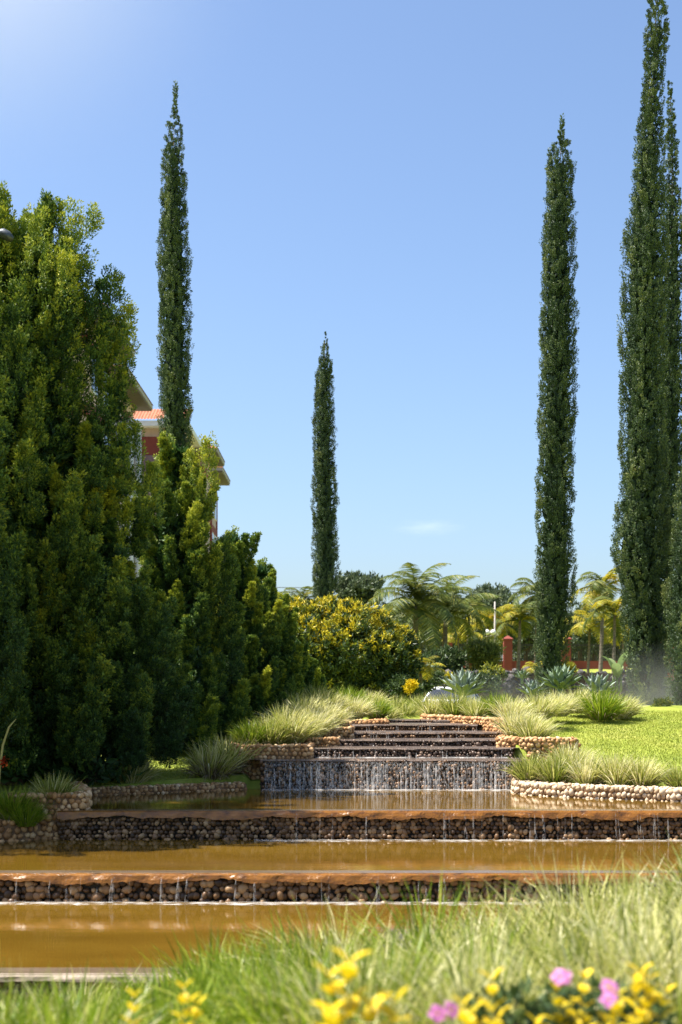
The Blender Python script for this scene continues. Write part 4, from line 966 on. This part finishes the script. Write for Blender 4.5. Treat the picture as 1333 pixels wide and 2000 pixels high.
# ------------------------------------------------------------------ fence
def fence():
    Y = 85.; S = F/Y
    def zz(py): return H + (HY-py)/S
    def xx(px): return (px-666.5)/S
    pxs = [746, 875, 992, 1106, 1236, 1358]
    labs = ['red fence pillar hidden behind the largest drooping palm', 'orange red fence pillar below the drooping palms', 'red fence pillar with pyramid cap in clear view', 'red fence pillar just right of the straight cypress', 'red fence pillar hidden behind the tallest cypress', 'red fence pillar outside the right edge']
    zb = zz(1310)
    for px, lb in list(zip(pxs, labs))[1:4]:
        t = thing('fence_pillar', lb, 'pillar', (xx(px), Y, zb), group='red pillars of the boundary fence')
        w = .26; b = Buf(); h = zz(1250)-zb; b.box((-w, -w, -.4), (w, w, h)); b.build('shaft', M['red'], t)
        b = Buf(); c = .31; h2 = h+.07
        b.box((-c, -c, h+.003), (c, c, h2)); b.add([(-c, -c, h2+.002), (c, -c, h2+.002), (c, c, h2+.002), (-c, c, h2+.002), (0, 0, h2+.22)], [(0, 1, 4), (1, 2, 4), (2, 3, 4), (3, 0, 4)], .5); b.build('cap', M['red'], t)
    for i in range(len(pxs)-1):
        x0, x1 = xx(pxs[i])+.27, xx(pxs[i+1])-.27
        where = ['behind the drooping palms', 'between the orange red pillar and the clear red one', 'between the clear red pillar and the straight cypress', 'right of the straight cypress', 'behind the tallest cypress'][i]
        t = thing('fence_panel', 'iron railing on low red wall ' + where, 'fence', ((x0+x1)/2, Y, zb), group='railing panels of the boundary fence')
        hw = (x1-x0)/2; zt = zz(1257)-zb; zw = zz(1291)-zb
        b = Buf(); b.box((-hw, -.1, -.4), (hw, .1, zw)); b.build('low_wall', M['red'], t)
        b = Buf()
        for z in (zw+.1, zt-.12): b.box((-hw, -.02, z), (hw, .02, z+.05))
        for x in np.arange(-hw+.06, hw, .13): b.box((x-.02, -.045, zw+.02), (x+.02, -.021, zt))
        b.build('railing', M['iron'], t)
fence()

# lamp with two globes
def twin_lamp():
    Y = 72.; t = thing('street_lamp', 'pale lamp post with two round globes left of the clear red pillar', 'lamp', (( 967-666.5)/F*Y, Y, float(ground_z(8, Y))))
    z0 = t.location.z; zz = lambda py: H + (HY-py)/F*Y - z0
    b = Buf(); b.tube([(0, 0, -.2), (0, 0, zz(1175))], [.06, .04], 8); b.build('post', M['beige'], t, True); b = Buf(); b.tube([(-.46, 0, zz(1243)), (-.03, 0, zz(1241))], .025, 6); b.build('arm', M['beige'], t, True)
    for dx in (-.42, -.1):
        V, Fq = ICO[2]; b = Buf(); b.add(V*.15 + np.array([dx, -.12, zz(1235)]), Fq, .5); b.build('globe', M['globe'], t, True)
twin_lamp()
def bollard():
    g = W(888, 1330, 60); t = thing('garden_lamp', 'short dark garden lamp standing in front of the orange red pillar', 'lamp', tuple(g))
    b = Buf(); b.tube([(0, 0, -.3), (0, 0, .75)], .05, 8); b.build('post', M['iron'], t, True)
    b = Buf(); b.tube([(0, 0, .75), (0, 0, .82), (-.06, 0, 1.0), (-.1, 0, 1.02)], [.06, .1, .1, .02], 8); b.build('lamp_head', M['iron'], t, True)
bollard()
def left_lamp():
    Y = 23.2; t = thing('street_lamp', 'grey street lamp head poking out of the tallest conifer, left edge', 'lamp', ((-60-666.5)/F*Y, Y, .9))
    o = np.array(t.location); b = Buf(); top = W(-60, 440, Y)-o; e = W(0, 452, Y)-o
    b.tube([(0, 0, -.2), (0, 0, top[2]-.4), top, (top+e)/2 + np.array([0, 0, .05]), e], [.07, .055, .05, .04, .035], 8); b.build('post', M['lampgrey'], t, True)
    b = Buf(); h = [W(-6, 452, Y)-o, W(5, 455, Y)-o, W(14, 460, Y)-o, W(21, 467, Y)-o, W(23, 471, Y)-o]; b.tube(h, [.03, .085, .085, .07, .02], 10); b.build('lamp_head', M['lampgrey'], t, True)
left_lamp()
# overhead lines
def lines():
    for i, (y0, y1, lb) in enumerate([(1143, 1149, 'upper thin overhead wire crossing the sky behind the palms'), (1152, 1154, 'lower thin overhead wire crossing the sky behind the palms')]):
        Y = 135 + i; b = Buf(); px = np.linspace(-600, 2000, 30); sag = 10*(1-((px-700)/1300)**2)
        b.tube([W(p, y0 + (y1-y0)*(p-500)/600 + s*.4, Y) for p, s in zip(px, sag)], .03, 4); o = b.build('overhead_wire', M['iron']); tag(o, lb, 'wire')
lines()

# road with parked car
def road():
    b = Buf(); x = np.linspace(-60, 80, 80); V = np.concatenate([np.c_[x, np.full(80, 50.), np.full(80, 1.305)], np.c_[x, np.full(80, 58.), np.full(80, 1.305)]]); i = np.arange(79)
    kind(b.add(V, np.stack([i, i+1, 80+i+1, 80+i], -1), .5).build('road', M['asphalt']), 'structure')
road()
def paving():  # unseen paving, added to keep green ground bounce off the eaves
    b = Buf(); xs = np.linspace(-45, -5.5, 20); ys = np.linspace(58, 118, 40); X, Y = np.meshgrid(xs, ys)
    V = np.stack([X, Y, ground_z(X, Y) + .12], -1).reshape(-1, 3); i = (np.arange(39)[:, None]*20 + np.arange(19)[None]).ravel()
    kind(b.add(V, np.stack([i, i+1, i+21, i+20], -1), .5).build('added_paving', M['pave']), 'structure')
paving()
def car():
    t = thing('parked_car', 'white car, its roof and windscreen showing above the grass', 'car', ((880-666.5)/F*53, 53, 1.31), R(72))
    # profile along local x (length), front at -x
    prof = [(-2.05, .35), (-2.1, .62), (-1.95, .78), (-1.1, .93), (-.95, .95), (-.35, 1.38), (.2, 1.46), (1.0, 1.42), (1.75, 1.0), (2.05, .92), (2.1, .5), (2.0, .32)]
    n = len(prof); hwb = [.7, .78, .82, .85, .85, .66, .64, .64, .8, .8, .78, .72]
    p = np.array(prof); h = np.array(hwb)
    mi = Buf(); L_ = np.c_[p[:, 0], -h, p[:, 1]]; R_ = np.c_[p[:, 0], h, p[:, 1]]
    V = np.concatenate([L_, R_]); i = np.arange(n-1)
    skip = {4, 7}
    mi.add(V, [(k, k+1, n+k+1, n+k) for k in range(n-1)] + [(n-1, 0, n, 2*n-1)], .5)
    mi.add(L_, [list(range(n))], .5); mi.add(R_, [list(range(n))[::-1]], .5)
    o = mi.build('body', M['carpaint'], t); 
    def pane(name, pts):
        b = Buf(); b.add(pts, [list(range(len(pts)))], .5); b.build(name, M['glass'], t)
    pane('windscreen', [(-.90, -.76, .995), (-.90, .76, .995), (-.40, .60, 1.37), (-.40, -.60, 1.37)])
    pane('rear_window', [(1.12, -.62, 1.365), (1.12, .62, 1.365), (1.66, .72, 1.07), (1.66, -.72, 1.07)])
    for sg in (-1, 1):
        pane('side_window', [(-.72, sg*.80, 1.0), (1.45, sg*.80, 1.02), (.95, sg*.672, 1.36), (-.30, sg*.672, 1.34)])
        for wx in (-1.3, 1.3):
            w = Buf(); w.tube([(wx, sg*.70, .31), (wx, sg*.86, .31)], [.31, .31], 18); wo = w.build('wheel', M['rubber'], t, False)
            w = Buf(); w.tube([(wx, sg*.862, .31), (wx, sg*.872, .31)], [.19, .17], 14); w.build('rim', M['lampgrey'], wo)
        b = Buf(); V2, Fq = ICO[1]; b.add(V2*np.array([.06, .14, .08]) + np.array([-2.0, sg*.58, .68]), Fq, .5); b.build('headlight', M['globe'], t, True)
car()

# ------------------------------------------------------------------ building
def building():
    t = thing('apartment_building', 'cream and red apartment building with tiled roofs behind the left conifers', 'building', (-14, 60, 2))
    inv = Matrix.Translation((14, -60, -2))
    ZE = 19.5
    def part(b, name, mat, parent=None, smooth=False):
        o = b.build(name, mat, parent or t, smooth)
        o.matrix_parent_inverse = inv if parent is None else Matrix.Identity(4)
        return o
    def bay(x1, y0, y1, zeave, depth=9, over=.95):
        b = Buf(); b.box((x1-depth, y0, 0), (x1, y1, zeave)); w = part(b, 'wall', M['cream'])
        # red bands per floor
        b = Buf()
        for k in range(6):
            zb = zeave - .75 - 3.0*k
            if zb > 1: b.box((x1-depth-.05, y0-.06, zb-.55), (x1+.06, y1+.06, zb+.02))
        part(b, 'red_band', M['red'])
        b = Buf()
        b.box((x1-depth-over, y0-over, zeave), (x1+over, y1+over, zeave+.10)); part(b, 'soffit', M['soffit'])
        b = Buf(); b.box((x1-depth-over-.05, y0-over-.05, zeave+.103), (x1+over+.05, y1+over+.05, zeave+.34)); part(b, 'fascia', M['beige'])
        rb = Buf(); a = over+.1; z0 = zeave+.345; hh = 1.6; cx0, cx1 = x1-depth-a, x1+a; cy0, cy1 = y0-a, y1+a; m = min(cx1-cx0, cy1-cy0)/2
        V = [(cx0, cy0, z0), (cx1, cy0, z0), (cx1, cy1, z0), (cx0, cy1, z0), (cx0+m, cy0+m, z0+hh), (cx1-m, cy0+m, z0+hh), (cx1-m, cy1-m, z0+hh), (cx0+m, cy1-m, z0+hh)]
        rb.add(V, [(0, 1, 5, 4), (1, 2, 6, 5), (2, 3, 7, 6), (3, 0, 4, 7), (4, 5, 6, 7)], .5); part(rb, 'roof', M['tile'])
        return w
    def windows(x, y0, y1, zeave, ncol):
        for k in range(5):
            zt = zeave - 1.35 - 3.0*k
            if zt < 3: continue
            for c in range(ncol):
                yc = y0 + (y1-y0)*(c+.5)/ncol; hw = min(.8, (y1-y0)/ncol*.33)
                b = Buf(); b.box((x-.02, yc-hw-.1, zt-1.7), (x+.05, yc+hw+.1, zt+.05)); f = part(b, 'window', M['white'])
                b = Buf(); b.box((x+.051, yc-hw, zt-1.6), (x+.062, yc+hw, zt-.05)); part(b, 'pane', M['glass'], f)
    def columns(pts, zeave):
        for (x, y) in pts:
            b = Buf(); b.tube([(x, y, 1.5), (x, y, zeave-1.32)], .24, 12); part(b, 'column', M['white'], None, True)
    def xw(px, Y): return (px-666.5)/F*Y
    # near block (top eave seen at upper left), stepped bays receding to the right
    A = bay(xw(262, 69)-.95, 61.5, 68, ZE-.3 + .0); windows(xw(262, 69)-.95, 61.5, 68, ZE-.3, 2)
    B = bay(xw(297, 82)-.95, 73, 81, ZE-.3); windows(xw(297, 82)-.95, 73, 81, ZE-.3, 3)
    columns([(xw(297, 82)-.65, 80.6), (xw(297, 82)-.65, 77.5)], ZE-.3)
    ZF, ZE = ZE, 18.9
    # link wing with tiled roof facing the camera
    x1 = xw(362, 87); b = Buf(); b.box((x1-4.2, 86.2, 0), (x1, 92, ZE+.1)); part(b, 'wall', M['cream'])
    b = Buf(); b.box((x1-4.25, 86.1, ZE-1.6), (x1+.06, 92.1, ZE-.45)); part(b, 'red_band', M['red'])
    b = Buf(); b.box((x1-4.6, 85.4, ZE+.103), (x1+.4, 92.6, ZE+.42)); part(b, 'fascia', M['white'])
    b = Buf(); nn = 26; xs = np.linspace(x1-4.6, x1+.45, nn*6); zz = .07*np.abs(np.sin(np.linspace(0, nn*np.pi, nn*6)))
    rows = [np.c_[xs, np.full(len(xs), 85.3 + 2.2*q), ZE+.46 + zz + 1.05*q] for q in np.linspace(0, 1, 8)]
    V = np.concatenate(rows); i = np.arange(len(xs)-1); b.add(V, np.concatenate([np.stack([k*len(xs)+i, k*len(xs)+i+1, (k+1)*len(xs)+i+1, (k+1)*len(xs)+i], -1) for k in range(7)]), .5)
    part(b, 'roof', M['tile'], None, True)
    b = Buf(); b.box((x1-3.2, 86.0, ZE-4.3), (x1-1.05, 86.08, ZE-1.62)); part(b, 'blind', M['blind'])
    columns([(x1-.7, 86.0), (x1-3.9, 86.0)], ZE-.3)
    ZE = ZF
    # third and fourth bays
    x3 = xw(395, 97); b = Buf(); b.box((x3-6, 94.5, 0), (x3-.6, 99, ZE)); part(b, 'wall', M['red'])
    b = Buf(); b.box((x3-6.3, 93.6, ZE+.003), (x3+.1, 99.2, ZE+.3)); part(b, 'fascia', M['white'])
    b = Buf(); b.add([(x3-6.3, 93.5, ZE+.31), (x3+.15, 93.5, ZE+.31), (x3+.15, 99, ZE+1.3), (x3-6.3, 99, ZE+1.3)], [(0, 1, 2, 3)], .5); part(b, 'roof', M['tile'])
    bay(xw(438, 102)-.95, 97, 101, ZE-.35)
    x5 = xw(450, 111)-1.0; bay(x5, 105, 110, ZE-.4); windows(x5, 105, 110, ZE-.4, 2)
    b = Buf(); b.box((x5-.4, 104.9, 2), (x5+.08, 105.5, ZE-1.3)); b.box((x5-.4, 109.5, 2), (x5+.08, 110.08, ZE-1.3)); part(b, 'red_pilaster', M['red'])
    columns([(x5-1.1, 104.6)], ZE-4.3)
building()

# ------------------------------------------------------------------ spray mist, a wisp of cloud, an added sky glow
def puff(name, loc, size, dens, seed, col=(1, 1, 1), nscale=1.5, aniso=.3, lo=.35):
    bm = bmesh.new(); bmesh.ops.create_icosphere(bm, subdivisions=3, radius=1); me = bpy.data.meshes.new(name); bm.to_mesh(me); bm.free()
    o = bpy.data.objects.new(name, me); C.objects.link(o); o.location = loc; o.scale = size
    m, nt, out = new_mat(name + '_volume'); pv = nt.nodes.new("ShaderNodeVolumePrincipled"); pv.inputs['Color'].default_value = (*col, 1); pv.inputs['Anisotropy'].default_value = aniso
    tc = nt.nodes.new("ShaderNodeTexCoord"); g = nt.nodes.new("ShaderNodeTexGradient"); g.gradient_type = 'QUADRATIC_SPHERE'
    n = nt.nodes.new("ShaderNodeTexNoise"); n.inputs['Scale'].default_value = nscale; n.inputs['Detail'].default_value = 3
    nt.links.new(tc.outputs['Object'], g.inputs[0]); nt.links.new(tc.outputs['Object'], n.inputs['Vector'])
    mr = nt.nodes.new("ShaderNodeMapRange"); mr.inputs['From Min'].default_value = lo; mr.inputs['From Max'].default_value = .7; nt.links.new(n.outputs['Fac'], mr.inputs['Value'])
    a = nt.nodes.new("ShaderNodeMath"); a.operation = 'MULTIPLY'; nt.links.new(g.outputs['Fac'], a.inputs[0]); nt.links.new(mr.outputs[0], a.inputs[1])
    c = nt.nodes.new("ShaderNodeMath"); c.operation = 'MULTIPLY'; c.inputs[1].default_value = dens; nt.links.new(a.outputs[0], c.inputs[0])
    nt.links.new(c.outputs[0], pv.inputs['Density']); nt.links.new(pv.outputs[0], out.inputs['Volume']); me.materials.append(m)
    return kind(o, 'stuff')
puff('spray_mist', tuple(W(1310, 1350, 37.3)), (3.0, 2.0, 1.6), .30, 1, lo=.2)
puff('spray_mist', tuple(W(990, 1350, 43)), (3, 2.5, .9), .07, 2, lo=.2)
puff('cloud', tuple(W(-120, -160, 3000)), (800, 500, 660), .0021, 5, nscale=.6, lo=-.6, aniso=.0)  # added veil that imitates the bright glow in the upper left sky
puff('cloud', tuple(W(835, 1030, 2200)), (75, 45, 18), .010, 3, nscale=2.0, lo=.3)
